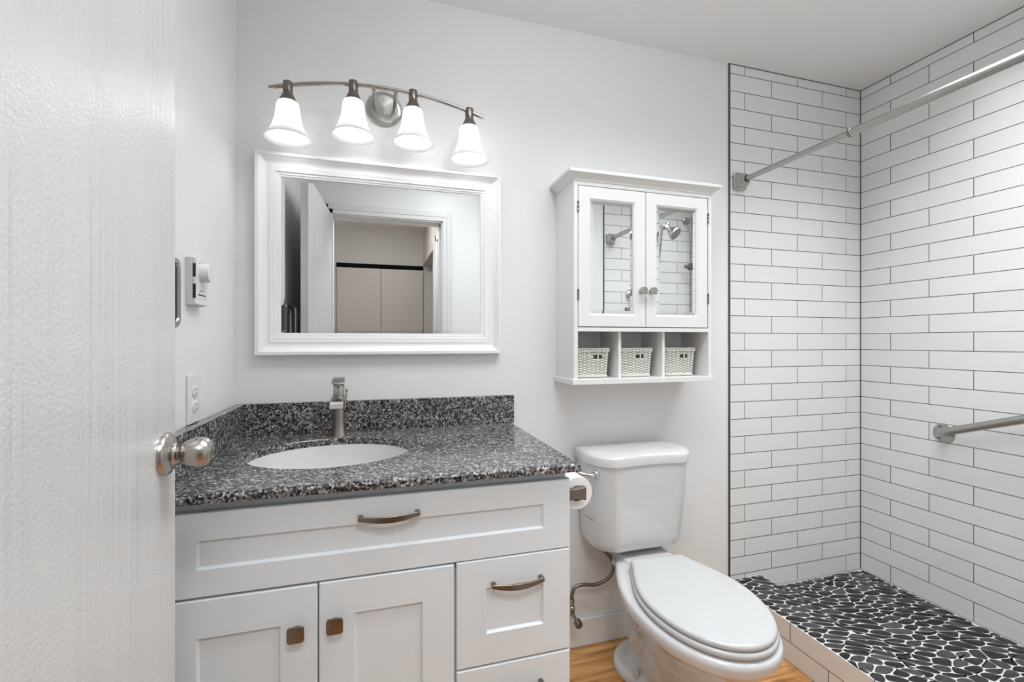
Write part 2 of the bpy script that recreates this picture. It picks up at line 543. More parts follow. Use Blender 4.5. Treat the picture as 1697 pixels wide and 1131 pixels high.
MB().lathe([(0.0108, 0.0224), (0.0128, 0.0232), (0.0160, 0.0265), (0.0192, 0.0315), (0.0217, 0.0375), (0.0232, 0.0440), (0.0236, 0.0495), (0.0226, 0.0555), (0.0196, 0.0610), (0.0152, 0.0648), (0.0105, 0.0668), (0.0080, 0.0672), (0.0070, 0.0667), (0.0, 0.0665)], (0, KY, KZ), 'x', 48).build('knob_grip', nickel, knob, smooth=60, local=True)
MB().lathe([(0.0022, 0), (0.0022, 0.0145)], (0.0005, KY - 0.019, KZ - 0.004), 'x', 12).build('lock_hole', dark_slot, knob, smooth=40, local=True)
for hz in (0.25, 1.05, 1.8):
    MB().lathe([(0.006, 0), (0.006, 0.09)], (-0.043, 0.004, hz), 'z', 14).build('hinge', nickel, door, smooth=40, local=True)

# ------------------------------------------------------------------ shower floor and curb
struct(box('floor_shower', 1.655, XR, YF + 0.004, YB - 0.004, 0.0, 0.0915, grout))
curb = struct(box('curb_shower', 1.4915, 1.66, YF + 0.0056, YB - 0.0056, 0.0, 0.1515, grout))
struct(box('trim_7', 1.487, 1.4915, YF + 0.0056, YB - 0.0056, 0.0, 0.1515, tile_curb))
struct(box('trim_8', 1.66, 1.6635, YF + 0.0056, YB - 0.0056, 0.0915, 0.150, grout))
mb = MB()
mb.box(1.664, XR - 0.0, YB - 0.012, YB - 0.004, 0.0915, 0.0955).box(XR - 0.008, XR, YF + 0.01, YB - 0.012, 0.0915, 0.0955)
struct(mb.build('trim_9', caulk))


def pebbles(x0, x1, y0, y1, z, cell, seed, warp=0.35):
    """flat sliced stones: relaxed cells, each shrunk by half a grout joint and rounded off"""
    rng = np.random.default_rng(seed)
    ang = R(-24); st = 1.45
    ca, sa = math.cos(ang), math.sin(ang)

    def fwd(x, y):      # world -> cell space
        x, y = x + 0.022 * np.sin(y * 9.0 + 1.0), y + 0.022 * np.sin(x * 11.0)
        return (x * ca + y * sa) / st, (-x * sa + y * ca) * st
    n = int((x1 - x0 + 0.16) * (y1 - y0 + 0.16) / cell)
    px = rng.uniform(x0 - 0.08, x1 + 0.08, n * 6); py = rng.uniform(y0 - 0.08, y1 + 0.08, n * 6)
    u, v = fwd(px, py)
    keep = []; md = math.sqrt(cell) * 0.74
    for i in range(len(u)):
        if not keep or np.min((u[keep] - u[i]) ** 2 + (v[keep] - v[i]) ** 2) > (md * rng.uniform(0.75, 1.15)) ** 2:
            keep.append(i)
    u, v, px, py = u[keep], v[keep], px[keep], py[keep]

    def inv(U, V, gx, gy):
        x, y = gx, gy
        for _ in range(12):
            a, b = U * st, V / st
            wx, wy = a * ca - b * sa, a * sa + b * ca
            x, y = wx - 0.022 * math.sin(y * 9.0 + 1.0), wy - 0.022 * math.sin(x * 11.0)
        return x, y
    mb = MB()
    for i in range(len(u)):
        if not (x0 - 0.03 < px[i] < x1 + 0.03 and y0 - 0.03 < py[i] < y1 + 0.03):
            continue
        poly = [(u[i] - 0.2, v[i] - 0.2), (u[i] + 0.2, v[i] - 0.2), (u[i] + 0.2, v[i] + 0.2), (u[i] - 0.2, v[i] + 0.2)]
        d = (u - u[i]) ** 2 + (v - v[i]) ** 2
        for j in np.argsort(d)[1:26]:
            mx_, my_ = (u[i] + u[j]) / 2, (v[i] + v[j]) / 2
            nx, ny = u[j] - u[i], v[j] - v[i]
            out = []
            for k in range(len(poly)):
                p, q = poly[k], poly[(k + 1) % len(poly)]
                a = (p[0] - mx_) * nx + (p[1] - my_) * ny
                b = (q[0] - mx_) * nx + (q[1] - my_) * ny
                if a <= 0:
                    out.append(p)
                if a * b < 0:
                    s = a / (a - b)
                    out.append((p[0] + (q[0] - p[0]) * s, p[1] + (q[1] - p[1]) * s))
            poly = out
            if len(poly) < 3:
                break
        if len(poly) < 3:
            continue
        w = [inv(a, b, px[i], py[i]) for a, b in poly]
        # clip to the rectangle
        for (nx, ny, c) in ((-1, 0, -x0), (1, 0, x1), (0, -1, -y0), (0, 1, y1)):
            out = []
            for k in range(len(w)):
                p, q = w[k], w[(k + 1) % len(w)]
                a, b = p[0] * nx + p[1] * ny - c, q[0] * nx + q[1] * ny - c
                if a <= 0:
                    out.append(p)
                if a * b < 0:
                    s = a / (a - b); out.append((p[0] + (q[0] - p[0]) * s, p[1] + (q[1] - p[1]) * s))
            w = out
            if len(w) < 3:
                break
        if len(w) < 3:
            continue
        for _ in range(2):          # round the corners
            nw = []
            for k in range(len(w)):
                p, q = w[k], w[(k + 1) % len(w)]
                nw += [(p[0] * 0.75 + q[0] * 0.25, p[1] * 0.75 + q[1] * 0.25), (p[0] * 0.25 + q[0] * 0.75, p[1] * 0.25 + q[1] * 0.75)]
            w = nw
        cx, cy = sum(p[0] for p in w) / len(w), sum(p[1] for p in w) / len(w)
        area = abs(sum(w[k][0] * w[(k + 1) % len(w)][1] - w[(k + 1) % len(w)][0] * w[k][1] for k in range(len(w)))) / 2
        if area < 0.00012:
            continue
        # inset along the edge normals
        g = 0.0021
        sgn = 1 if sum(w[k][0] * w[(k + 1) % len(w)][1] - w[(k + 1) % len(w)][0] * w[k][1] for k in range(len(w))) > 0 else -1

        def inset(g):
            r = []
            for k in range(len(w)):
                p, q = w[k - 1], w[(k + 1) % len(w)]
                tx, ty = q[0] - p[0], q[1] - p[1]
                l = math.hypot(tx, ty) or 1
                r.append((w[k][0] - ty / l * g * sgn, w[k][1] + tx / l * g * sgn))
            return r
        a, b = inset(g), inset(g + 0.0016)
        mb.loft([[(x, y, z) for x, y in a], [(x, y, z + 0.0016) for x, y in a], [(x, y, z + 0.0026) for x, y in b]], False, True)
    return mb


fs = bpy.data.objects['floor_shower']
o = pebbles(1.666, XR - 0.009, YF + 0.006, YB - 0.014, 0.0915, 0.0023, 5).build('pebble_mosaic', black_pebble, fs, smooth=40)
o['label'] = 'flat black pebble mosaic set in pale grout'
o = pebbles(1.489, 1.6625, YF + 0.006, YB - 0.006, 0.1515, 0.0023, 11).build('pebble_mosaic', black_pebble, curb, smooth=40)
o['label'] = 'flat black pebbles along the curb top'

# ------------------------------------------------------------------ vanity cabinet
VX0, VX1, VY = XL, 0.464, 1.085        # carcass front face; door and drawer fronts stand 20 mm proud
FY = 1.065
van = thing('vanity_cabinet', (0.0, 1.35, 0), 'white shaker-front bathroom vanity cabinet under the granite countertop', 'cabinet')
mb = MB()
VX0 += 0.001
mb.box(VX0, VX0 + 0.018, VY, YB - 0.001, 0.0, 0.8835).box(VX1 - 0.018, VX1, VY, YB - 0.001, 0.0, 0.8835)
mb.box(VX0 + 0.018, VX1 - 0.018, VY, VY + 0.019, 0.1, 0.70).box(VX0 + 0.018, VX1 - 0.018, VY, VY + 0.019, 0.70, 0.8835)
mb.box(VX0 + 0.018, VX1 - 0.018, YB - 0.013, YB - 0.001, 0.1, 0.8835).box(VX0 + 0.018, VX1 - 0.018, VY + 0.019, YB - 0.013, 0.1, 0.118)
mb.box(VX0 + 0.018, VX1 - 0.018, VY + 0.06, VY + 0.075, 0.0, 0.1)
mb.build('carcass', cabinet_white, van, bevel=0.001)


def shaker(name, x0, x1, z0, z1, il, ir, ib, it, parent=van):
    """slab with a chamfered edge and a recessed flat centre panel"""
    mb = MB()
    y0, y1 = FY, VY
    c = 0.0025
    rings = [
        [(x0, y1, z0), (x1, y1, z0), (x1, y1, z1), (x0, y1, z1)],
        [(x0, y0 + c, z0), (x1, y0 + c, z0), (x1, y0 + c, z1), (x0, y0 + c, z1)],
        [(x0 + c, y0, z0 + c), (x1 - c, y0, z0 + c), (x1 - c, y0, z1 - c), (x0 + c, y0, z1 - c)],
    ]
    a, b, d, e = x0 + il, x1 - ir, z0 + ib, z1 - it
    rings.append([(a, y0, d), (b, y0, d), (b, y0, e), (a, y0, e)])
    k = 0.0045
    rings.append([(a + k, y0 + 0.007, d + k), (b - k, y0 + 0.007, d + k), (b - k, y0 + 0.007, e - k), (a + k, y0 + 0.007, e - k)])
    mb.loft(rings, True, True)
    return mb.build(name, cabinet_white, parent)


def bow_pull(x0, x1, z, parent, label=None):
    """slim arched strap pull: flat bar bowed outward between two feet"""
    n = 20; rings = []
    for i in range(n + 1):
        s = i / n
        x = x0 + (x1 - x0) * s
        out = 0.018 + 0.010 * math.sin(PI * s)
        h = 0.0045 + 0.0028 * math.sin(PI * s)
        zz = z - 0.004 * math.sin(PI * s)
        y = FY - out
        rings.append([(x, y, zz - h), (x, y + 0.0045, zz - h), (x, y + 0.0045, zz + h), (x, y, zz + h)])
    mb = MB().loft(rings)
    for xs in (x0, x1 - 0.011):
        mb.box(xs, xs + 0.011, FY - 0.0185, FY, z - 0.0045, z + 0.0045)
    return mb.build('handle', nickel_dark, parent, smooth=30, bevel=0.001)


def square_knob(x, z, parent, y=FY, s=0.0172, proj=0.024, name='knob', mat=None):
    mat = mat or nickel_dark
    mb = MB()
    mb.lathe([(0.0085, 0), (0.0065, 0.004), (0.0055, proj - 0.008), (0.008, proj - 0.006)], (x, y, z), '-y', 24)
    rings = []
    for sc, h in ((0.75, proj - 0.0075), (0.97, proj - 0.006), (1.0, proj - 0.003), (0.95, proj - 0.001), (0.6, proj - 0.0003), (0.2, proj)):
        ring = []
        for i in range(32):
            a = 2 * PI * i / 32
            cx, cz = math.cos(a), math.sin(a)
            k = (abs(cx) ** 7 + abs(cz) ** 7) ** (-1 / 7)
            ring.append((x + s * sc * k * cx, y - h, z + s * sc * k * cz))
        rings.append(ring)
    mb.loft(rings)
    return mb.build(name, mat, parent, smooth=50)


d = shaker('drawer_front', XL + 0.0015, 0.468, 0.688, 0.8612, 0.085, 0.071, 0.056, 0.057)
bow_pull(-0.0415, 0.0927, 0.8195, d)
d = shaker('door', XL + 0.0015, -0.1252, 0.12, 0.6835, 0.085, 0.0725, 0.076, 0.0785)
square_knob(-0.1655, 0.592, d)
d = shaker('door', -0.1218, 0.1725, 0.12, 0.6845, 0.072, 0.0725, 0.076, 0.076)
square_knob(-0.0885, 0.597, d)
d = shaker('drawer', 0.1785, 0.468, 0.4322, 0.686, 0.0715, 0.0715, 0.074, 0.069)
bow_pull(0.2612, 0.3931, 0.6255, d)
d = shaker('drawer', 0.1785, 0.468, 0.12, 0.4285, 0.0715, 0.0715, 0.074, 0.069)
bow_pull(0.2612, 0.3931, 0.3672, d)

# ------------------------------------------------------------------ granite countertop with oval cutout
CX1, CY0, ZT, ZB = 0.4865, 1.042, 0.904, 0.8835
SX, SY, SRX, SRY = -0.121, 1.359, 0.214, 0.175
ct = thing('countertop', (0.02, 1.35, ZB), 'speckled grey, black and brown granite countertop on the white vanity', 'countertop')


def slab_with_hole(x0, x1, y0, y1, zb, zt, ch):
    n = 128
    angs = [2 * PI * i / n for i in range(n)]
    for (px, py) in ((x0, y0), (x1, y0), (x1, y1), (x0, y1)):
        angs.append(math.atan2(py - SY, px - SX) % (2 * PI))
    angs = sorted(set(round(a, 6) for a in angs))

    def outer(a, i):
        dx, dy = math.cos(a), math.sin(a)
        t_ = min([((x1 - i - SX) / dx) if dx > 1e-9 else ((x0 + i - SX) / dx) if dx < -1e-9 else 1e9,
                  ((y1 - i - SY) / dy) if dy > 1e-9 else ((y0 + i - SY) / dy) if dy < -1e-9 else 1e9])
        return SX + dx * t_, SY + dy * t_

    def ell(a, g=0.0):
        dx, dy = math.cos(a), math.sin(a)
        k = 1 / math.sqrt((dx / (SRX + g)) ** 2 + (dy / (SRY + g)) ** 2)
        return SX + dx * k, SY + dy * k
    e = 0.003
    rings = [[ell(a) + (zb,) for a in angs], [ell(a) + (zt - e,) for a in angs], [ell(a, e * 0.7) + (zt,) for a in angs],
             [outer(a, ch) + (zt,) for a in angs], [outer(a, 0) + (zt - ch * 1.1,) for a in angs], [outer(a, 0) + (zb + 0.002,) for a in angs],
             [outer(a, 0.002) + (zb,) for a in angs]]
    mb = MB().loft(rings, False, False)
    m = len(angs); o = 0
    mb.f += [(6 * m + i, 6 * m + (i + 1) % m, (i + 1) % m, i) for i in range(m)]
    return mb


slab_with_hole(XL, CX1, CY0, YB, ZB, ZT, 0.0052).build('worktop', granite, ct, smooth=25)
box('backsplash', XL + 0.03, 0.4935, YB - 0.02, YB, ZT, 1.007, granite, ct, 0.0015)
box('side_splash', XL, XL + 0.0295, CY0 + 0.002, YB, ZT, 1.007, granite, ct, 0.0015)

sink = thing('sink', (SX, SY, 0.74), 'white oval undermount sink set into the granite countertop', 'sink')
mb = MB(); n = 72; rings = []
for k, dz in ((1.05, 0.0), (1.0, 0.0), (0.985, -0.012), (0.96, -0.035), (0.90, -0.075), (0.78, -0.11), (0.55, -0.13), (0.25, -0.138), (0.11, -0.14)):
    rings.append([(SX + SRX * k * math.cos(2 * PI * i / n), SY + SRY * k * math.sin(2 * PI * i / n), 0.883 + dz) for i in range(n)])
mb.loft(rings, False, True)
mb.build('basin', porcelain, sink, smooth=60)
MB().lathe([(0.0225, 0.0), (0.0225, 0.002), (0.018, 0.0035), (0.0, 0.004)], (SX, SY, 0.7355), 'z', 32).build('drain', chrome, sink, smooth=40)

# ------------------------------------------------------------------ faucet
FX, FYc = -0.121, 1.576
fc = thing('faucet', (FX, FYc, ZT), 'brushed nickel single-handle faucet standing behind the oval sink', 'faucet')
mb = MB(); rings = []
for z, rx, ry in ((0.0, 0.0245, 0.0245), (0.004, 0.0238, 0.0238), (0.012, 0.0218, 0.0218), (0.03, 0.0195, 0.0195), (0.055, 0.0183, 0.0183), (0.085, 0.0182, 0.0182), (0.105, 0.0185, 0.0185), (0.128, 0.0185, 0.0185)):
    rings.append([(FX + rx * math.cos(2 * PI * i / 40), FYc + ry * math.sin(2 * PI * i / 40), ZT + z) for i in range(40)])
mb.loft(rings).build('body', nickel, fc, smooth=50)
# wide flat spout that arches forward and falls
sp = [(1.588, 1.0335), (1.565, 1.0345), (1.54, 1.0335), (1.515, 1.0295), (1.497, 1.0225), (1.486, 1.0135), (1.481, 1.004)]
sp = [(p[1], p[2]) for p in smooth_path([(0, a, b) for a, b in sp], 6)]
rings = []
for k, (y, z) in enumerate(sp):
    p, q = sp[max(k - 1, 0)], sp[min(k + 1, len(sp) - 1)]
    ty, tz = q[0] - p[0], q[1] - p[1]; l = math.hypot(ty, tz); ny, nz = tz / l, -ty / l
    th = 0.016 - 0.008 * k / (len(sp) - 1)
    w = 0.0185 + 0.0015 * k / (len(sp) - 1)
    rings.append([(FX - w, y, z), (FX + w, y, z), (FX + w, y - ny * th, z - nz * th), (FX - w, y - ny * th, z - nz * th)])
MB().loft(rings).build('spout', nickel, fc, smooth=30, bevel=0.0012)
MB().lathe([(0.0165, 0), (0.0182, 0.003), (0.0182, 0.005), (0.0172, 0.006), (0.0172, 0.033), (0.0165, 0.034), (0.0172, 0.035), (0.0172, 0.047)], (FX, FYc, ZT + 0.128), 'z', 40).build('handle_hub', nickel, fc, smooth=40)
rings = []
for y, z, w, th in ((1.598, 1.092, 0.0175, 0.012), (1.58, 1.0905, 0.0178, 0.0115), (1.556, 1.087, 0.0182, 0.008), (1.536, 1.0825, 0.0182, 0.005), (1.522, 1.078, 0.0175, 0.0035)):
    rings.append([(FX - w, y, z), (FX + w, y, z), (FX + w, y, z - th), (FX - w, y, z - th)])
MB().loft(rings).build('lever', nickel, fc, smooth=30, bevel=0.0012)
MB().tube([(FX + 0.016, 1.602, 0.985), (FX + 0.022, 1.612, 1.044)], 0.0032, 12).lathe([(0.0032, 0), (0.0045, 0.003), (0.0045, 0.009), (0.003, 0.011)], (FX + 0.022, 1.612, 1.042), 'z', 16).build('drain_lift_rod', nickel, fc, smooth=40)
MB().tube([(FX + 0.012, 1.588, 0.985), (FX + 0.017, 1.604, 0.985)], 0.004, 12).build('rod_guide', nickel, fc, smooth=40)

# ------------------------------------------------------------------ wall mirror
mr = thing('wall_mirror', (0.03, YB, 1.495), 'large white wood framed mirror above the granite countertop', 'mirror')
MX0, MX1, MZ0, MZ1 = -0.379, 0.4395, 1.1645, 1.8265
prof = [(0, 0), (0, 0.030), (0.0015, 0.0325), (0.011, 0.0335), (0.0125, 0.032), (0.0135, 0.0295), (0.0165, 0.0275), (0.021, 0.0225), (0.027, 0.0185), (0.034, 0.0165), (0.0395, 0.016), (0.0405, 0.0175), (0.0435, 0.018), (0.0455, 0.0172),
        (0.0575, 0.0165), (0.0585, 0.0135), (0.0605, 0.0128), (0.066, 0.0128), (0.067, 0.0105), (0.0725, 0.0095), (0.0735, 0.0055)]
frame(MX0, MX1, MZ0, MZ1, YB, prof).build('frame', frame_white, mr, smooth=20)
g = 0.0735; bz = 0.011
rings = []
for d, h in ((g - 0.004, 0.0), (g - 0.004, 0.0050), (g + bz, 0.0056)):
    rings.append([(MX0 + d, YB - h, MZ0 + d), (MX1 - d, YB - h, MZ0 + d), (MX1 - d, YB - h, MZ1 - d), (MX0 + d, YB - h, MZ1 - d)])
MB().loft(rings, False, True).build('mirror_glass', mirror_glass, mr)

# ------------------------------------------------------------------ vanity light
LY = 1.543
vl = thing('vanity_light', (0.022, YB, 2.02), 'four-light brushed nickel vanity fixture with arched bar above mirror', 'wall light')
BR = 1.118


def bar_z(x):
    return 2.037 - BR + math.sqrt(BR ** 2 - (x - 0.017) ** 2)


MB().lathe([(0.0615, 0), (0.0615, 0.006), (0.058, 0.010), (0.05, 0.0125), (0.045, 0.013), (0.044, 0.0145), (0.0, 0.0165)], (0, 0, 0), '-y', 56).build('wall_plate', brushed_plate, vl, smooth=25, local=True).location = (0, 0, 0.0045)
xs = [-0.3195 + 0.673 * i / 60 for i in range(61)]
MB().tube([(x, LY, bar_z(x)) for x in xs], 0.0062, 14).build('bar', steel, vl, smooth=50)
for x in (-0.012, 0.058):
    MB().tube([(x, YB - 0.012, bar_z(x) - 0.004), (x, LY + 0.004, bar_z(x) - 0.001)], 0.0065, 14).build('standoff_arm', steel, vl, smooth=50)
for z in (2.0245 + 0.03, 2.0245 - 0.022):
    MB().lathe([(0.004, 0), (0.004, 0.004), (0.002, 0.006)], (0.022, YB - 0.0145, z), '-y', 12).build('screw', chrome, vl, smooth=50)
for x in (-0.2655, -0.0745, 0.113, 0.3023):
    zb = bar_z(x)
    s = MB().lathe([(0.0135, 0.010), (0.0145, 0.008), (0.0145, -0.021), (0.0125, -0.0225), (0.0125, -0.0245), (0.0145, -0.0255), (0.0265, -0.052), (0.0255, -0.0535)], (x, LY, zb), 'z', 36).build('socket', nickel_dark, vl, smooth=35)
    pr = [(0.0245, -0.0515), (0.029, -0.0545), (0.032, -0.062), (0.0335, -0.074), (0.0355, -0.090), (0.0385, -0.107), (0.0435, -0.125), (0.0505, -0.142), (0.0585, -0.156), (0.0655, -0.165), (0.0672, -0.1675)]
    inner = [(r - 0.0018, h - 0.0005) for r, h in reversed(pr)]
    inner[0] = (0.0662, -0.1679)
    sh = MB().lathe(pr + inner, (x, LY, zb), 'z', 56, True, True).build('lamp_shade', frosted, vl, smooth=60)
    sh['label'] = 'frosted white bell-shaped glass shade'
    b = MB().lathe([(0.012, -0.06), (0.013, -0.078), (0.018, -0.092), (0.026, -0.106), (0.0305, -0.120), (0.0312, -0.130), (0.029, -0.142), (0.0225, -0.153), (0.012, -0.160), (0.0, -0.1622)], (x, LY, zb), 'z', 32).build('bulb', lit_bulb, vl, smooth=80)
    b['label'] = 'lit white light bulb'

# ------------------------------------------------------------------ wall cabinet over the toilet
KX0, KX1, KY0 = 0.670, 1.2574, 1.4913
wc = thing('wall_cabinet', (0.96, YB, 1.06), 'white wall cabinet with two mirrored doors hanging above the toilet', 'cabinet')
tk = 0.0155
mb = MB()
mb.box(KX0, KX0 + tk, KY0, YB, 1.0735, 1.79).box(KX1 - tk, KX1, KY0, YB, 1.0735, 1.79)
mb.box(KX0 + tk, KX1 - tk, YB - 0.006, YB, 1.0735, 1.79)
mb.box(KX0 + tk, KX1 - tk, KY0, YB - 0.006, 1.7705, 1.79)
mb.box(KX0 + tk, KX1 - tk, KY0, YB - 0.006, 1.246, 1.2605)
mb.build('case', cubby_white, wc, bevel=0.0008)
box('base_board', KX0 - 0.009, KX1 + 0.006, KY0 - 0.010, YB, 1.055, 1.0735, cubby_white, wc, 0.0012)
for x in (0.860, 1.0485):
    box('cubby_divider', x, x + 0.011, 1.513, YB - 0.006, 1.0735, 1.246, cubby_white, wc)
# crown moulding wrapping three sides
mb = MB(); rings = []
for d, z in ((0.0, 1.785), (0.003, 1.7855), (0.0045, 1.7905), (0.009, 1.7955), (0.0165, 1.8005), (0.0205, 1.8045), (0.0215, 1.806), (0.0255, 1.8065), (0.027, 1.808), (0.027, 1.8185), (0.025, 1.82)):
    rings.append([(KX0 - d, YB, z), (KX0 - d, KY0 - d, z), (KX1 + d, KY0 - d, z), (KX1 + d, YB, z)])
mb.loft(rings).build('crown_moulding', cubby_white, wc)


def mirror_door(x0, x1, hinge_x, kx):
    z0, z1 = 1.2635, 1.7675
    yf = KY0 - 0.001
    sl, sr, sb, st_ = 0.0425, 0.0425, 0.041, 0.042
    a, b, d_, e = x0 + sl, x1 - sr, z0 + sb, z1 - st_
    rings = [[(x0, yf + 0.018, z0), (x1, yf + 0.018, z0), (x1, yf + 0.018, z1), (x0, yf + 0.018, z1)],
             [(x0, yf + 0.001, z0), (x1, yf + 0.001, z0), (x1, yf + 0.001, z1), (x0, yf + 0.001, z1)],
             [(x0 + 0.001, yf, z0 + 0.001), (x1 - 0.001, yf, z0 + 0.001), (x1 - 0.001, yf, z1 - 0.001), (x0 + 0.001, yf, z1 - 0.001)]]
    for k, h in ((0, 0), (0.0015, 0.002), (0.005, 0.0035), (0.0065, 0.008)):
        rings.append([(a + k, yf + h, d_ + k), (b - k, yf + h, d_ + k), (b - k, yf + h, e - k), (a + k, yf + h, e - k)])
    dr = MB().loft(rings, True, False).build('door', cubby_white, wc)
    rings = []
    for k, h in ((0.004, 0.009), (0.0065, 0.0082), (0.0185, 0.0070)):
        rings.append([(a + k, yf + h, d_ + k), (b - k, yf + h, d_ + k), (b - k, yf + h, e - k), (a + k, yf + h, e - k)])
    gl = MB().loft(rings, False, True).build('mirror_pane', mirror_glass, dr)
    square_knob(kx, 1.3965, dr, yf, 0.0135, 0.027, 'knob', nickel)
    for z in (1.378, 1.692):
        MB().lathe([(0.0028, -0.019), (0.0034, -0.0185), (0.0034, -0.0065), (0.003, -0.006), (0.003, -0.0055), (0.0034, -0.005), (0.0034, 0.0065), (0.003, 0.007), (0.0034, 0.0075), (0.0034, 0.0185), (0.0028, 0.019)], (hinge_x, yf - 0.0015, z), 'z', 12).build('hinge', nickel_dark, dr, smooth=40)


mirror_door(0.6875, 0.9605, 0.6862, 0.940)
mirror_door(0.9635, 1.2365, 1.2392, 0.981)


# ------------------------------------------------------------------ wicker baskets
def make_basket(cx, cy, z0, label, seed, rot, hole_dx):
    random.seed(seed)
    t_ = thing('wicker_basket', (cx, cy, z0), label, 'basket', 'white wicker baskets in the cabinet cubbies')
    t_.rotation_euler = (0, 0, R(rot))
    H, w0, w1, d0, d1 = 0.112, 0.063, 0.072, 0.048, 0.053

    def outline(s, k, g=0.0):
        """rounded rectangle at height fraction k; s in 0..1"""
        w, d_, r = w0 + (w1 - w0) * k + g, d0 + (d1 - d0) * k + g, 0.014
        per = [2 * (w - r), PI * r / 2, 2 * (d_ - r), PI * r / 2] * 2
        tot = sum(per); q = (s % 1.0) * tot; i = 0
        while q > per[i]:
            q -= per[i]; i += 1
        f = q / per[i]
        if i == 0: return (-(w - r) + 2 * (w - r) * f, -d_, 0, -1)
        if i == 2: return (w, -(d_ - r) + 2 * (d_ - r) * f, 1, 0)
        if i == 4: return ((w - r) - 2 * (w - r) * f, d_, 0, 1)
        if i == 6: return (-w, (d_ - r) - 2 * (d_ - r) * f, -1, 0)
        a0 = {1: -PI / 2, 3: 0, 5: PI / 2, 7: PI}[i]
        c = {1: (w - r, -(d_ - r)), 3: (w - r, d_ - r), 5: (-(w - r), d_ - r), 7: (-(w - r), -(d_ - r))}[i]
        a = a0 + f * PI / 2
        return (c[0] + r * math.cos(a), c[1] + r * math.sin(a), math.cos(a), math.sin(a))
    NS, rows, zlo, zhi = 26, 18, 0.0125, 0.0925
    hw = 0.0165
    mb = MB()
    for k in range(NS):                     # stakes
        xm, ym, nx, nym = outline(k / NS + 0.5 / NS, 0.7)
        top = 0.066 / (H - 0.01) if nym < -0.9 and abs(xm - hole_dx) < hw + 0.002 else 1.0
        pts = []
        for j in range(5):
            f = j / 4 * top
            x, y, nx, ny = outline(k / NS + 0.5 / NS, f)
            pts.append((x, y, 0.004 + f * (H - 0.01)))
        mb.tube(pts, 0.0020, 6)
    for j in range(rows):                   # weavers, over one stake and under the next
        z = zlo + (zhi - zlo) * j / (rows - 1)
        kf = z / H
        M_ = NS * 8
        hole = 13 <= j <= 15
        seg = []
        for i in range(M_ + (1 if hole else 0)):
            s = i / M_
            ph = math.cos(PI * (s * NS - 0.5)) * (1 if j % 2 else -1)
            x, y, nx, ny = outline(s, kf)
            in_hole = hole and ny < -0.9 and abs(x - hole_dx) < hw
            if in_hole:
                if len(seg) > 1:
                    mb.tube(seg, 0.00195, 5)
                seg = []
            else:
                o_ = 0.0030 * ph
                seg.append((x + nx * o_, y + ny * o_, z + random.uniform(-0.0002, 0.0002)))
        if hole:
            if len(seg) > 1:
                mb.tube(seg, 0.00195, 5)
        else:
            mb.tube(seg, 0.00195, 5, closed=True)
    mb.build('woven_body', wicker, t_, smooth=60, local=True)
    # added dark liner: painted shade behind the weave gaps and handle slots
    rings = [[outline(i / 64, k, -0.0046)[:2] + (0.004 + k * (H - 0.012),) for i in range(64)] for k in (0.0, 1.0)]
    MB().loft(rings, True, False).build('gap_shade_lining', wicker_gap_shade, t_, local=True)
    # braided rim and foot
    for (nm, zc, amp, rr, turns, kk, g_) in (('braided_rim', H - 0.008, 0.0058, 0.0027, 11, 0.97, 0.0012), ('braided_foot', 0.0066, 0.0034, 0.0024, 11, 0.02, 0.0012)):
        mb = MB()
        for strand in range(3):
            pts = []
            for i in range(240):
                s = i / 240
                a = 2 * PI * (s * turns + strand / 3)
                x, y, nx, ny = outline(s, kk, g_)
                pts.append((x + nx * 0.0026 * math.cos(a), y + ny * 0.0026 * math.cos(a), zc + amp * math.sin(a)))
            mb.tube(pts, rr, 6, closed=True)
        mb.build(nm, wicker, t_, smooth=60, local=True)
    MB().box(hole_dx - 0.0005, hole_dx + 0.003, -0.0545, -0.050, 0.070, 0.092).build('handle_bar', wicker, t_, local=True)
    return t_


BZ = 1.0738
make_basket(0.766, 1.592, BZ, 'white wicker basket in the left cubby of the wall cabinet', 1, -2.5, 0.024)
make_basket(0.950, 1.590, BZ, 'white wicker basket in the middle cubby of the wall cabinet', 2, 0.5, 0.016)
make_basket(1.146, 1.590, BZ, 'white wicker basket in the right cubby of the wall cabinet', 3, 0.0, 0.018)

# ------------------------------------------------------------------ toilet
TC = 0.955
to = thing('toilet', (TC, 1.3, 0), 'white two-piece elongated toilet with closed lid between vanity and shower', 'toilet')


TROT, TPX, TPY = R(-4.5), 0.960, 1.45


def turn(p):
    """the bowl sits turned a little towards the vanity"""
    x, y = p[0] - TPX, p[1] - TPY
    return (TPX + x * math.cos(TROT) - y * math.sin(TROT), TPY + x * math.sin(TROT) + y * math.cos(TROT), p[2])


def egg(z, hw, yf, yb, hb, sq=2.15, fr=0.45, rc=0.016):
    """egg outline: half width hw, nose at yf, nearly straight tail of half width hb at yb"""
    ym = yf + (yb - yf) * fr
    right = []
    for i in range(25):
        a = PI / 2 * i / 24
        s, c = math.sin(a), math.cos(a)
        k = (s ** sq + c ** sq) ** (-1 / sq)
        right.append((hw * s * k, ym - (ym - yf) * c * k))
    ye = yb - rc
    for i in range(1, 15):
        t = i / 14
        right.append((hb + (hw - hb) * math.cos(t * PI / 2) ** 1.15, ym + (ye - ym) * t))
    for i in range(1, 7):
        a = PI / 2 * i / 6
        right.append((hb - rc * (1 - math.cos(a)), ye + rc * math.sin(a)))
    pts = right + [(-x, y) for x, y in reversed(right[1:])]
    return [turn((TPX + x, y, z)) for x, y in pts]


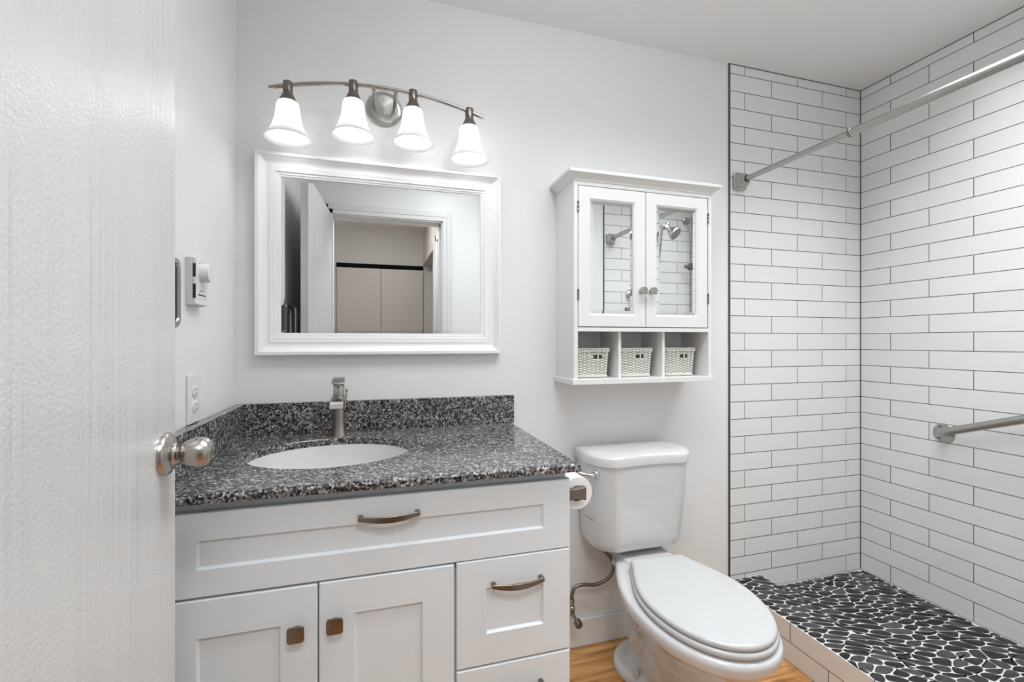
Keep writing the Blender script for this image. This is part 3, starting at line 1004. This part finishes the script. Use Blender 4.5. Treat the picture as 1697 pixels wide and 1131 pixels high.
# bowl, deck and pedestal grown into one piece of china
mb = MB()
mb.loft([egg(0.12, 0.072, 1.14, 1.46, 0.062), egg(0.19, 0.088, 1.08, 1.50, 0.066), egg(0.245, 0.118, 1.03, 1.54, 0.074), egg(0.29, 0.148, 0.985, 1.57, 0.086),
         egg(0.325, 0.172, 0.953, 1.57, 0.083), egg(0.348, 0.186, 0.930, 1.58, 0.089), egg(0.362, 0.195, 0.918, 1.585, 0.092), egg(0.384, 0.198, 0.914, 1.59, 0.094), egg(0.396, 0.194, 0.918, 1.588, 0.091), egg(0.400, 0.184, 0.93, 1.58, 0.086)])
mb.loft([egg(0.0, 0.096, 1.06, 1.50, 0.100), egg(0.024, 0.095, 1.062, 1.498, 0.098), egg(0.036, 0.088, 1.068, 1.49, 0.09), egg(0.055, 0.076, 1.078, 1.51, 0.07), egg(0.12, 0.072, 1.10, 1.52, 0.062), egg(0.22, 0.07, 1.12, 1.52, 0.06)])
# rear foot flange, round-ended
ring = lambda z, r, ry: [turn((TPX + r * math.cos(2 * PI * i / 48), 1.474 + ry * math.sin(2 * PI * i / 48), z)) for i in range(48)]
mb.loft([ring(0.0, 0.128, 0.126), ring(0.022, 0.128, 0.126), ring(0.033, 0.123, 0.121), ring(0.039, 0.112, 0.11)])
# trapway column up to the tank deck
colm = lambda z, r, yc, ry: [turn((TPX + r * math.cos(2 * PI * i / 48), yc + ry * math.sin(2 * PI * i / 48), z)) for i in range(48)]
mb.loft([colm(0.03, 0.062, 1.49, 0.07), colm(0.15, 0.060, 1.49, 0.08), colm(0.28, 0.066, 1.51, 0.09), colm(0.36, 0.085, 1.52, 0.095)])
# side bulge of the trapway
for s_ in (-1, 1):
    mb.lathe([(0.0, -0.075), (0.045, -0.06), (0.06, -0.03), (0.064, 0.0), (0.06, 0.04), (0.045, 0.085), (0.0, 0.11)], (TPX + s_ * 0.028 - 0.012, 1.315, 0.135), (0, 0.45, 1.0), 24)
# deck the tank sits on
mb.box(0.868, 1.062, 1.44, 1.60, 0.345, 0.412)
bowl = mb.build('bowl', porcelain, to, smooth=180)
m_ = bowl.modifiers.new('remesh', 'REMESH'); m_.mode = 'VOXEL'; m_.voxel_size = 0.0042; m_.use_smooth_shade = True
m_ = bowl.modifiers.new('smooth', 'SMOOTH'); m_.factor = 0.5; m_.iterations = 9
# seat ring and closed lid
def seat_outline(z, g, hb=0.106, yf=0.926, yb=1.418):
    return egg(z, 0.1735 + g, yf - g, yb + g * 0.4, hb + g, sq=2.05, fr=0.5)


MB().loft([seat_outline(0.402, -0.008), seat_outline(0.404, 0.002), seat_outline(0.412, 0.005), seat_outline(0.420, 0.002), seat_outline(0.4215, -0.006)]).build('seat', seat_plastic, to, smooth=60)
MB().loft([seat_outline(0.4215, -0.010), seat_outline(0.4235, -0.003), seat_outline(0.4275, 0.0), seat_outline(0.434, -0.0005), seat_outline(0.4385, -0.004), seat_outline(0.4405, -0.012), seat_outline(0.442, -0.04), seat_outline(0.4425, -0.08)]).build('lid', seat_plastic, to, smooth=60)
for s_ in (-1, 1):
    p_ = turn((TPX + s_ * 0.088, 1.395, 0.036))
    MB().lathe([(0.0115, 0), (0.0115, 0.018), (0.009, 0.026), (0.004, 0.030), (0.0, 0.0305)], p_, 'z', 24).build('bolt_cap', seat_plastic, to, smooth=50)


def tank_ring(z, w, yb, ys, yc, cw, dip, n=14):
    """tank plan: flat back, rounded shoulders sweeping to front corners, slightly hollow front"""
    left = []
    # back corner
    left.append((-w + 0.012, yb)); left.append((-w + 0.002, yb - 0.012))
    for i in range(n + 1):
        a = i / n * PI / 2
        left.append((-cw - (w - cw) * math.cos(a) ** 0.85, ys - (ys - yc) * (0.42 * math.sin(a) + 0.58 * i / n)))
    front = []
    for i in range(1, 16):
        s = i / 16
        front.append((-cw + 2 * cw * s, yc + dip * math.sin(PI * s) ** 1.3))
    pts = left + front + [(-x, y) for x, y in reversed(left)]
    return [(TC + x, y, z) for x, y in pts]


TYB = YB - 0.018
mb = MB().loft([tank_ring(0.430, 0.150, TYB - 0.02, 1.57, 1.515, 0.09, 0.002), tank_ring(0.4335, 0.172, TYB - 0.006, 1.565, 1.488, 0.108, 0.003), tank_ring(0.445, 0.186, TYB, 1.56, 1.472, 0.116, 0.004),
                tank_ring(0.47, 0.192, TYB, 1.558, 1.466, 0.12, 0.005), tank_ring(0.6, 0.201, TYB, 1.556, 1.456, 0.128, 0.008), tank_ring(0.757, 0.209, TYB, 1.553, 1.447, 0.136, 0.011)])
mb.build('tank', porcelain, to, smooth=60)
mb = MB().loft([tank_ring(0.7575, 0.207, TYB - 0.002, 1.553, 1.448, 0.134, 0.011), tank_ring(0.7585, 0.215, TYB + 0.006, 1.552, 1.441, 0.139, 0.012), tank_ring(0.785, 0.2165, TYB + 0.007, 1.552, 1.439, 0.140, 0.012),
                tank_ring(0.7935, 0.213, TYB + 0.004, 1.553, 1.443, 0.138, 0.012), tank_ring(0.799, 0.203, TYB - 0.004, 1.556, 1.454, 0.131, 0.011), tank_ring(0.803, 0.16, TYB - 0.03, 1.57, 1.49, 0.105, 0.006), tank_ring(0.804, 0.10, TYB - 0.06, 1.58, 1.53, 0.07, 0.003)])
mb.build('tank_lid', porcelain, to, smooth=60)
mb = MB()
LZ = 0.7265
k_ = (LZ - 0.6) / 0.157
lr = tank_ring(LZ, 0.201 + 0.008 * k_, TYB, 1.556 - 0.003 * k_, 1.456 - 0.009 * k_, 0.128 + 0.008 * k_, 0.008)
lr = [Vector(p) for p in lr[2:17]]
lv = lr[6]
nrm = (lr[7] - lr[5]).normalized()
nrm = Vector((nrm.y, -nrm.x, 0))
mb.lathe([(0.0155, -0.006), (0.0155, 0.004), (0.0135, 0.009), (0.009, 0.012), (0.0, 0.013)], lv, nrm, 28)
p0 = lv + nrm * 0.010
mb.tube(smooth_path([p0, p0 + Vector((-0.014, -0.004, 0.0)), p0 + Vector((-0.030, 0.002, 0.002)), p0 + Vector((-0.046, 0.012, 0.005)), p0 + Vector((-0.056, 0.018, 0.006))], 6), [0.0085] * 6 + [0.0075] * 6 + [0.0062] * 6 + [0.0068] * 6 + [0.0045], 14)
o = mb.build('flush_lever', chrome, to, smooth=60)
o['label'] = 'chrome flush lever'
# small paper sticker low on the shoulder
mb = MB()
st_ring = [Vector(p) for p in tank_ring(0.545, 0.1972, TYB, 1.5568, 1.4602, 0.1246, 0.0067)]
seg = [st_ring[1].lerp(st_ring[2], 0.45), st_ring[1].lerp(st_ring[2], 0.72)] + st_ring[2:8]
v_ = []
for p in seg:
    q = p + Vector((-0.0004, -0.0002, 0))
    v_ += [(q.x, q.y, 0.5455), (q.x, q.y, 0.5555)]
fcs = [(2 * i, 2 * i + 2, 2 * i + 3, 2 * i + 1) for i in range(len(seg) - 1)]
o = mb.add(v_, fcs).build('tank_sticker', sticker, to, smooth=60)
o.modifiers.new('solid', 'SOLIDIFY').thickness = 0.0006
mb = MB()
pts = []
for i in range(len(seg) * 4 - 3):
    k, f = divmod(i, 4); f /= 4
    p = seg[k].lerp(seg[min(k + 1, len(seg) - 1)], f)
    s = i / (len(seg) * 4 - 4)
    pts.append(p + Vector((-0.0006, -0.0003, 0.0 + 0.0035 * math.sin(PI * s) ** 6 + 0.0045)))
mb.tube(pts[3:-3], 0.0009, 6).build('sticker_mark', dark_slot, o, smooth=60)

# water supply: stop valve at the wall and braided hose up to the tank
sv = thing('stop_valve', (0.716, YB - 0.012, 0.175), 'small dark chrome water stop valve on the wall below the tank', 'valve')
mb = MB()
mb.lathe([(0.024, 0), (0.024, 0.002), (0.012, 0.008), (0.008, 0.009), (0.008, 0.045)], (0.716, YB, 0.175), '-y', 28)
mb.lathe([(0.011, -0.016), (0.011, 0.016), (0.0085, 0.018), (0.0085, 0.040)], (0.716, YB - 0.052, 0.175), 'z', 24)
mb.build('valve_body', steel, sv, smooth=40)
mb = MB()
mb.lathe([(0.006, 0), (0.006, 0.03)], (0.716, YB - 0.06, 0.165), (0.12, -1, -0.35), 16)
mb.lathe([(0.011, 0.028), (0.0145, 0.031), (0.0145, 0.05), (0.011, 0.054), (0.0, 0.0545)], (0.716, YB - 0.06, 0.165), (0.12, -1, -0.35), 20)
mb.build('valve_handle', nickel_dark, sv, smooth=40)
path = smooth_path([(0.716, 1.611, 0.208), (0.716, 1.611, 0.235), (0.728, 1.611, 0.262), (0.762, 1.611, 0.268), (0.82, 1.608, 0.262), (0.872, 1.603, 0.285), (0.885, 1.595, 0.33), (0.862, 1.58, 0.375), (0.832, 1.572, 0.41), (0.826, 1.572, 0.434)], 10)
sh_ = thing('supply_hose', (0.716, 1.611, 0.21), 'grey braided water hose looping from stop valve up to toilet tank', 'hose')
MB().tube(path, 0.0068, 14).build('braided_hose', hose_grey, sh_, smooth=60)
MB().lathe([(0.0105, 0), (0.0105, 0.014)], (0.716, 1.611, 0.208), 'z', 8).build('hose_nut', steel, sh_, smooth=20)
MB().lathe([(0.0125, -0.014), (0.0125, 0.004)], (0.826, 1.572, 0.430), 'z', 8).build('hose_nut', steel, sh_, smooth=20)

# ------------------------------------------------------------------ toilet paper on the side of the vanity
RX, RZ, RY0, RY1 = 0.527, 0.798, 1.150, 1.250
PZ = 0.7915
th_ = thing('paper_holder', (0.465, 1.14, RZ), 'grey metal toilet paper holder fixed to the side of the white vanity', 'paper holder')
rings = []
for x, hz, hy in ((0.465, 0.0225, 0.0215), (0.469, 0.0225, 0.0215), (0.478, 0.0175, 0.0165), (0.492, 0.0140, 0.0105), (0.508, 0.0135, 0.009), (0.520, 0.0145, 0.009), (0.532, 0.0160, 0.0095), (0.538, 0.0175, 0.010), (0.541, 0.0175, 0.010)):
    yc = 1.132
    rings.append([(x, yc - hy, RZ - hz), (x, yc + hy, RZ - hz), (x, yc + hy, RZ + hz), (x, yc - hy, RZ + hz)])
MB().loft(rings).build('arm', nickel_dark, th_, smooth=25, bevel=0.001)
MB().lathe([(0.0145, 1.140), (0.0145, RY1 + 0.004)], (RX, 0, RZ), 'y', 24).build('spindle', nickel_dark, th_, smooth=40)
rl = thing('toilet_paper_roll', (RX, 1.2, PZ), 'white toilet paper roll on the holder beside the vanity', 'toilet paper')
RO = 0.0447
mb = MB().lathe([(0.0215, RY0), (RO - 0.001, RY0), (RO, RY0 + 0.001), (RO, RY1 - 0.001), (RO - 0.001, RY1), (0.0215, RY1), (0.0215, RY0)], (RX, 0, PZ), 'y', 64, False, False)
mb.build('paper', paper, rl, smooth=40)
MB().lathe([(0.0205, RY0 + 0.0005), (0.0215, RY0 + 0.0005), (0.0215, RY1 - 0.0005), (0.0205, RY1 - 0.0005), (0.0205, RY0 + 0.0005)], (RX, 0, PZ), 'y', 48, False, False).build('core', cardboard, rl, smooth=40)

# ------------------------------------------------------------------ left wall: thermostat, outlet, framed panel, towel bar
tm = thing('thermostat', (XL, 1.258, 1.355), 'small off-white wall thermostat with round dial on the left wall', 'thermostat')
box('back_plate', XL, XL + 0.0150, 1.258, 1.340, 1.297, 1.412, plastic_grey, tm, 0.0015)
box('cover', XL + 0.0150, XL + 0.0225, 1.259, 1.3385, 1.299, 1.4105, plastic_white, tm, 0.0015)
TF = XL + 0.0225
MB().lathe([(0.0235, 0.0), (0.0225, 0.002), (0.0225, 0.017), (0.021, 0.0195), (0.0, 0.020)], (TF, 1.296, 1.378), 'x', 40).build('dial', plastic_white, tm, smooth=40)
for z0, z1 in ((1.365, 1.397), (1.314, 1.348)):
    box('vent_slot', XL + 0.016, XL + 0.0217, 1.2582, 1.2594, z0, z1, dark_slot, tm)
box('slider_slot', TF - 0.0005, TF + 0.0004, 1.272, 1.322, 1.3215, 1.3245, dark_slot, tm)
mb = MB()
for i in range(5):
    mb.box(TF - 0.0003, TF + 0.0003, 1.274 + i * 0.0105, 1.2755 + i * 0.0105, 1.312, 1.3145)
for i in range(3):
    mb.box(TF - 0.0003, TF + 0.0003, 1.283 + i * 0.0095, 1.2875 + i * 0.0095, 1.331, 1.335)
mb.build('scale_marks', mark_grey, tm)
mb = MB()
for i in range(5):
    a = PI / 2 + (i - 2) * 0.3
    mb.box(TF - 0.0003, TF + 0.0003, 1.296 + 0.0275 * math.cos(a) - 0.001, 1.296 + 0.0275 * math.cos(a) + 0.001, 1.378 + 0.0275 * math.sin(a) - 0.002, 1.378 + 0.0275 * math.sin(a) + 0.001)
mb.build('dial_marks', mark_grey, tm)

ol = thing('wall_outlet', (XL, 1.297, 1.068), 'white duplex electrical outlet on left wall just above the granite splash', 'outlet')
box('cover_plate', XL, XL + 0.006, 1.262, 1.339, 1.0085, 1.1275, plastic_white, ol, 0.002)
for zc in (1.087, 1.0495):
    rings = []
    for h, s in ((0.0055, 1.0), (0.0085, 1.0), (0.009, 0.93)):
        ring = []
        for i in range(40):
            a = 2 * PI * i / 40
            ry, rz = 0.0165 * math.cos(a), 0.0165 * math.sin(a)
            ry = max(-0.0165, min(0.0165, ry * 1.02)); rz = max(-0.0135, min(0.0135, rz))
            ring.append((XL + h, 1.3005 + ry * s, zc + rz * s))
        rings.append(ring)
    r_ = MB().loft(rings).build('receptacle', plastic_white, ol, smooth=40)
    mb = MB()
    mb.box(XL + 0.0086, XL + 0.0094, 1.293, 1.295, zc + 0.0005, zc + 0.0085).box(XL + 0.0086, XL + 0.0094, 1.306, 1.308, zc + 0.0005, zc + 0.0075)
    mb.lathe([(0.0024, 0), (0.0024, 0.0008)], (XL + 0.0086, 1.3005, zc - 0.0065), 'x', 14)
    mb.build('slot', mark_grey, r_)
MB().lathe([(0.0028, 0), (0.0028, 0.001), (0.0015, 0.0018)], (XL + 0.0058, 1.3005, 1.06825), 'x', 14).build('screw', plastic_grey, ol, smooth=40)

hp = thing('framed_panel', (XL, 1.15, 1.32), 'dark wall panel with rounded grey rim half hidden behind the open door', 'panel')


def rrect(x, y0, y1, z0, z1, r, n=8):
    out = []
    for (cy, cz, a0) in ((y1 - r, z0 + r, -PI / 2), (y1 - r, z1 - r, 0), (y0 + r, z1 - r, PI / 2), (y0 + r, z0 + r, PI)):
        for i in range(n + 1):
            a = a0 + PI / 2 * i / n
            out.append((x, cy + r * math.cos(a), cz + r * math.sin(a)))
    return out


MB().loft([rrect(XL, 1.07, 1.209, 1.241, 1.397, 0.018), rrect(XL + 0.007, 1.07, 1.209, 1.241, 1.397, 0.018), rrect(XL + 0.010, 1.073, 1.206, 1.244, 1.394, 0.016), rrect(XL + 0.010, 1.082, 1.197, 1.253, 1.385, 0.012), rrect(XL + 0.006, 1.084, 1.195, 1.255, 1.383, 0.011)], True, True).build('rim', steel, hp, smooth=35)
MB().loft([rrect(XL + 0.006, 1.086, 1.193, 1.257, 1.381, 0.010), rrect(XL + 0.0075, 1.086, 1.193, 1.257, 1.381, 0.010)]).build('dark_face', dark_slot, hp, smooth=30)

tb = thing('towel_bar', (XL, 0.9, 1.37), 'pale metal towel bar on left wall behind the open door, seen in mirror', 'towel bar')
MB().tube([(-0.407, 0.742, 1.372), (-0.407, 1.035, 1.372)], 0.0115, 20).build('bar', chrome, tb, smooth=60)
for y in (0.752, 1.022):
    MB().lathe([(0.020, 0), (0.020, 0.004), (0.010, 0.008), (0.009, 0.030)], (XL, y, 1.372), 'x', 28).build('bar_post', chrome, tb, smooth=40)
tw = MB().box(-0.4185, -0.4165, 0.775, 0.83, 1.05, 1.372).box(-0.3955, -0.3930, 0.775, 0.83, 1.12, 1.372)
a_ = [(-0.407 + 0.0126 * math.cos(PI * i / 10), 1.372 + 0.0126 * math.sin(PI * i / 10)) for i in range(11)]
rings = [[(x, 0.775, z), (x, 0.83, z), (-0.407 + (x + 0.407) * 0.93, 0.83, 1.372 + (z - 1.372) * 0.93), (-0.407 + (x + 0.407) * 0.93, 0.775, 1.372 + (z - 1.372) * 0.93)] for x, z in a_]
tw.loft(rings)
tag(tw.build('hand_towel', cloth_white), 'narrow white cloth strip hanging on the towel bar behind the door', 'towel')

# ------------------------------------------------------------------ shower fittings
rd = thing('shower_rod', (1.54, YB, 1.919), 'satin nickel shower curtain rod spanning the tiled alcove', 'shower rod')
MB().tube([(1.54, YF + 0.03, 1.919), (1.54, 1.16, 1.919)], 0.0138, 24).build('rod_outer_tube', steel, rd, smooth=50)
MB().lathe([(0.0138, 0), (0.0147, 0.001), (0.0147, 0.008), (0.0125, 0.010)], (1.54, 1.152, 1.919), 'y', 28).build('rod_collar', nickel_dark, rd, smooth=40)
MB().tube([(1.54, 1.16, 1.919), (1.54, YB - 0.030, 1.919)], 0.0113, 24).build('rod_inner_tube', steel, rd, smooth=50)
for yw, sg in ((YB - 0.004, -1), (YF + 0.004, 1)):
    rings = []
    for h, w in ((0, 0.0315), (0.005, 0.0335), (0.012, 0.0330), (0.0135, 0.0305), (0.035, 0.0215), (0.050, 0.0170), (0.052, 0.0155)):
        ring = []
        for i in range(36):
            a = 2 * PI * i / 36
            c, s = math.cos(a), math.sin(a)
            k = (abs(c) ** 9 + abs(s) ** 9) ** (-1 / 9)
            ring.append((1.54 + w * c * k, yw + sg * h, 1.919 + w * 1.12 * s * k))
        rings.append(ring)
    fl = MB().loft(rings).build('rod_flange', steel, rd, smooth=30)
    MB().lathe([(0.0145, 0.0), (0.0145, 0.0008), (0.0, 0.001)], (1.54, yw + sg * 0.052, 1.919), 'y' if sg > 0 else '-y', 28).build('socket_hole', dark_slot, fl, smooth=30)

gb = thing('grab_bar', (XR, 1.314, 0.8265), 'slanted stainless steel grab bar on the tiled right wall of shower', 'grab bar')
g0 = Vector((XR, 1.314, 0.8265)); gdir = Vector((0, -0.934, 0.357)).normalized()
L_ = 0.66
g1 = g0 + gdir * L_
pth = [g0 + Vector((-0.002, 0, 0)), g0 + Vector((-0.012, -0.004, 0.0015))]
for i in range(9):
    a = PI / 2 * i / 8
    pth.append(g0 + Vector((-0.016 - 0.052 * math.sin(a), 0, 0)) + gdir * (0.008 + 0.06 * (1 - math.cos(a))))
for i in range(9):
    a = PI / 2 * (1 - i / 8)
    pth.append(g1 + Vector((-0.016 - 0.052 * math.sin(a), 0, 0)) - gdir * (0.008 + 0.06 * (1 - math.cos(a))))
pth.append(g1 + Vector((-0.002, 0, 0)))
MB().tube(pth, 0.0158, 24).build('bar', steel, gb, smooth=60)
for gp in (g0, g1):
    fl = MB().lathe([(0.0395, 0), (0.0395, 0.003), (0.0385, 0.0042), (0.0, 0.005)], gp, '-x', 44).build('wall_flange', steel, gb, smooth=30)
    for k in range(3):
        a = R(115 + 120 * k)
        sp_ = gp + Vector((-0.0046, math.cos(a) * 0.029 * -1, math.sin(a) * 0.029))
        s_ = MB().lathe([(0.0055, 0), (0.0055, 0.0012), (0.004, 0.0026)], sp_, '-x', 16).build('screw', nickel_dark, fl, smooth=40)

# on the doorway-side tile wall, seen in the cabinet mirrors
wy = YF + 0.004
hd = thing('showerhead', (1.93, wy, 2.0), 'chrome round shower head on curved arm, seen in the right cabinet mirror', 'shower head')
MB().lathe([(0.03, 0), (0.03, 0.004), (0.012, 0.012)], (1.87, wy, 2.00), 'y', 28).build('arm_flange', chrome, hd, smooth=40)
ap = smooth_path([(1.87, wy + 0.005, 2.00), (1.875, wy + 0.06, 2.012), (1.885, wy + 0.115, 2.00), (1.893, wy + 0.15, 1.985)], 6)
MB().tube(ap, 0.0095, 14).build('arm', chrome, hd, smooth=60)
hc = Vector((1.893, wy + 0.15, 1.985)); hdv = Vector((0.38, 0.66, -0.65)).normalized()
MB().lathe([(0.012, -0.022), (0.016, -0.018), (0.017, 0.0), (0.015, 0.012), (0.018, 0.02), (0.030, 0.038), (0.044, 0.060), (0.048, 0.072), (0.048, 0.080), (0.044, 0.083), (0.043, 0.0815)], hc, hdv, 36).build('spray_bell', chrome, hd, smooth=40)
f_ = MB().lathe([(0.042, 0.0815), (0.0, 0.0822)], hc, hdv, 36).build('spray_face', steel, hd, smooth=60)
mb = MB(); ax_u = hdv.orthogonal().normalized(); ax_w = hdv.cross(ax_u)
for rr_, nn in ((0.009, 6), (0.018, 12), (0.027, 18), (0.036, 24)):
    for i in range(nn):
        a = 2 * PI * i / nn
        mb.lathe([(0.0016, 0.0), (0.0012, 0.0025)], hc + hdv * 0.0818 + (ax_u * math.cos(a) + ax_w * math.sin(a)) * rr_, hdv, 8)
mb.build('nozzles', dark_slot, f_, smooth=40)
MB().lathe([(0.011, 0), (0.014, 0.01), (0.014, 0.03), (0.009, 0.036)], hc + Vector((0.0, 0.0, 0.0)), (0.15, -0.1, 1), 20).build('diverter_knob', chrome, hd, smooth=40)
MB().tube(smooth_path([(1.875, wy + 0.15, 1.98), (1.855, wy + 0.15, 1.985), (1.842, wy + 0.14, 1.83), (1.83, wy + 0.12, 1.6), (1.83, wy + 0.11, 1.25), (1.86, wy + 0.1, 0.85), (1.95, wy + 0.1, 0.72), (2.06, wy + 0.08, 0.85), (2.10, wy + 0.03, 1.05)], 10), 0.0078, 12).build('hose', steel, hd, smooth=60)
MB().lathe([(0.016, 0), (0.016, 0.01), (0.010, 0.014), (0.009, 0.034)], (2.10, wy, 1.05), 'y', 22).build('wall_elbow', chrome, hd, smooth=40)
sb_ = thing('slide_bar', (2.155, wy, 1.3), 'tall vertical chrome slide bar on shower wall, seen in right cabinet mirror', 'slide bar')
MB().tube([(2.155, wy + 0.055, 1.24), (2.155, wy + 0.055, 2.105)], 0.0095, 18).build('bar', steel, sb_, smooth=60)
for z in (2.085, 1.26):
    MB().lathe([(0.027, 0), (0.027, 0.006), (0.017, 0.012), (0.0145, 0.06), (0.0145, 0.072), (0.0, 0.074)], (2.155, wy, z), 'y', 28).build('bar_mount', steel, sb_, smooth=40)
MB().lathe([(0.0165, -0.024), (0.0165, 0.024)], (2.155, wy + 0.055, 1.745), 'z', 24).lathe([(0.013, 0), (0.015, 0.01), (0.015, 0.034), (0.012, 0.038), (0.0, 0.039)], (2.143, wy + 0.055, 1.745), (-1, 0.2, 0), 20).build('slider', nickel_dark, sb_, smooth=40)
vv = thing('shower_valve', (1.695, wy, 1.45), 'round chrome shower valve on tile, seen at edge of left cabinet mirror', 'valve')
MB().lathe([(0.045, 0), (0.045, 0.003), (0.04, 0.012), (0.026, 0.024), (0.018, 0.028)], (1.705, wy, 1.537), 'y', 40).build('escutcheon', chrome, vv, smooth=40)
MB().lathe([(0.017, 0.026), (0.020, 0.03), (0.020, 0.055), (0.017, 0.058), (0.0, 0.059)], (1.705, wy, 1.537), 'y', 28).build('handle', nickel, vv, smooth=40)
sd_ = thing('wall_bracket', (1.68, wy, 1.42), 'small metal bracket below the round shower valve, at bottom edge of left cabinet mirror', 'bracket')
mb = MB().box(1.655, 1.715, wy, wy + 0.006, 1.405, 1.448)
mb.build('mount_plate', nickel, sd_, bevel=0.001)
MB().box(1.662, 1.708, wy + 0.006, wy + 0.045, 1.428, 1.442).build('arm', nickel, sd_, bevel=0.002)
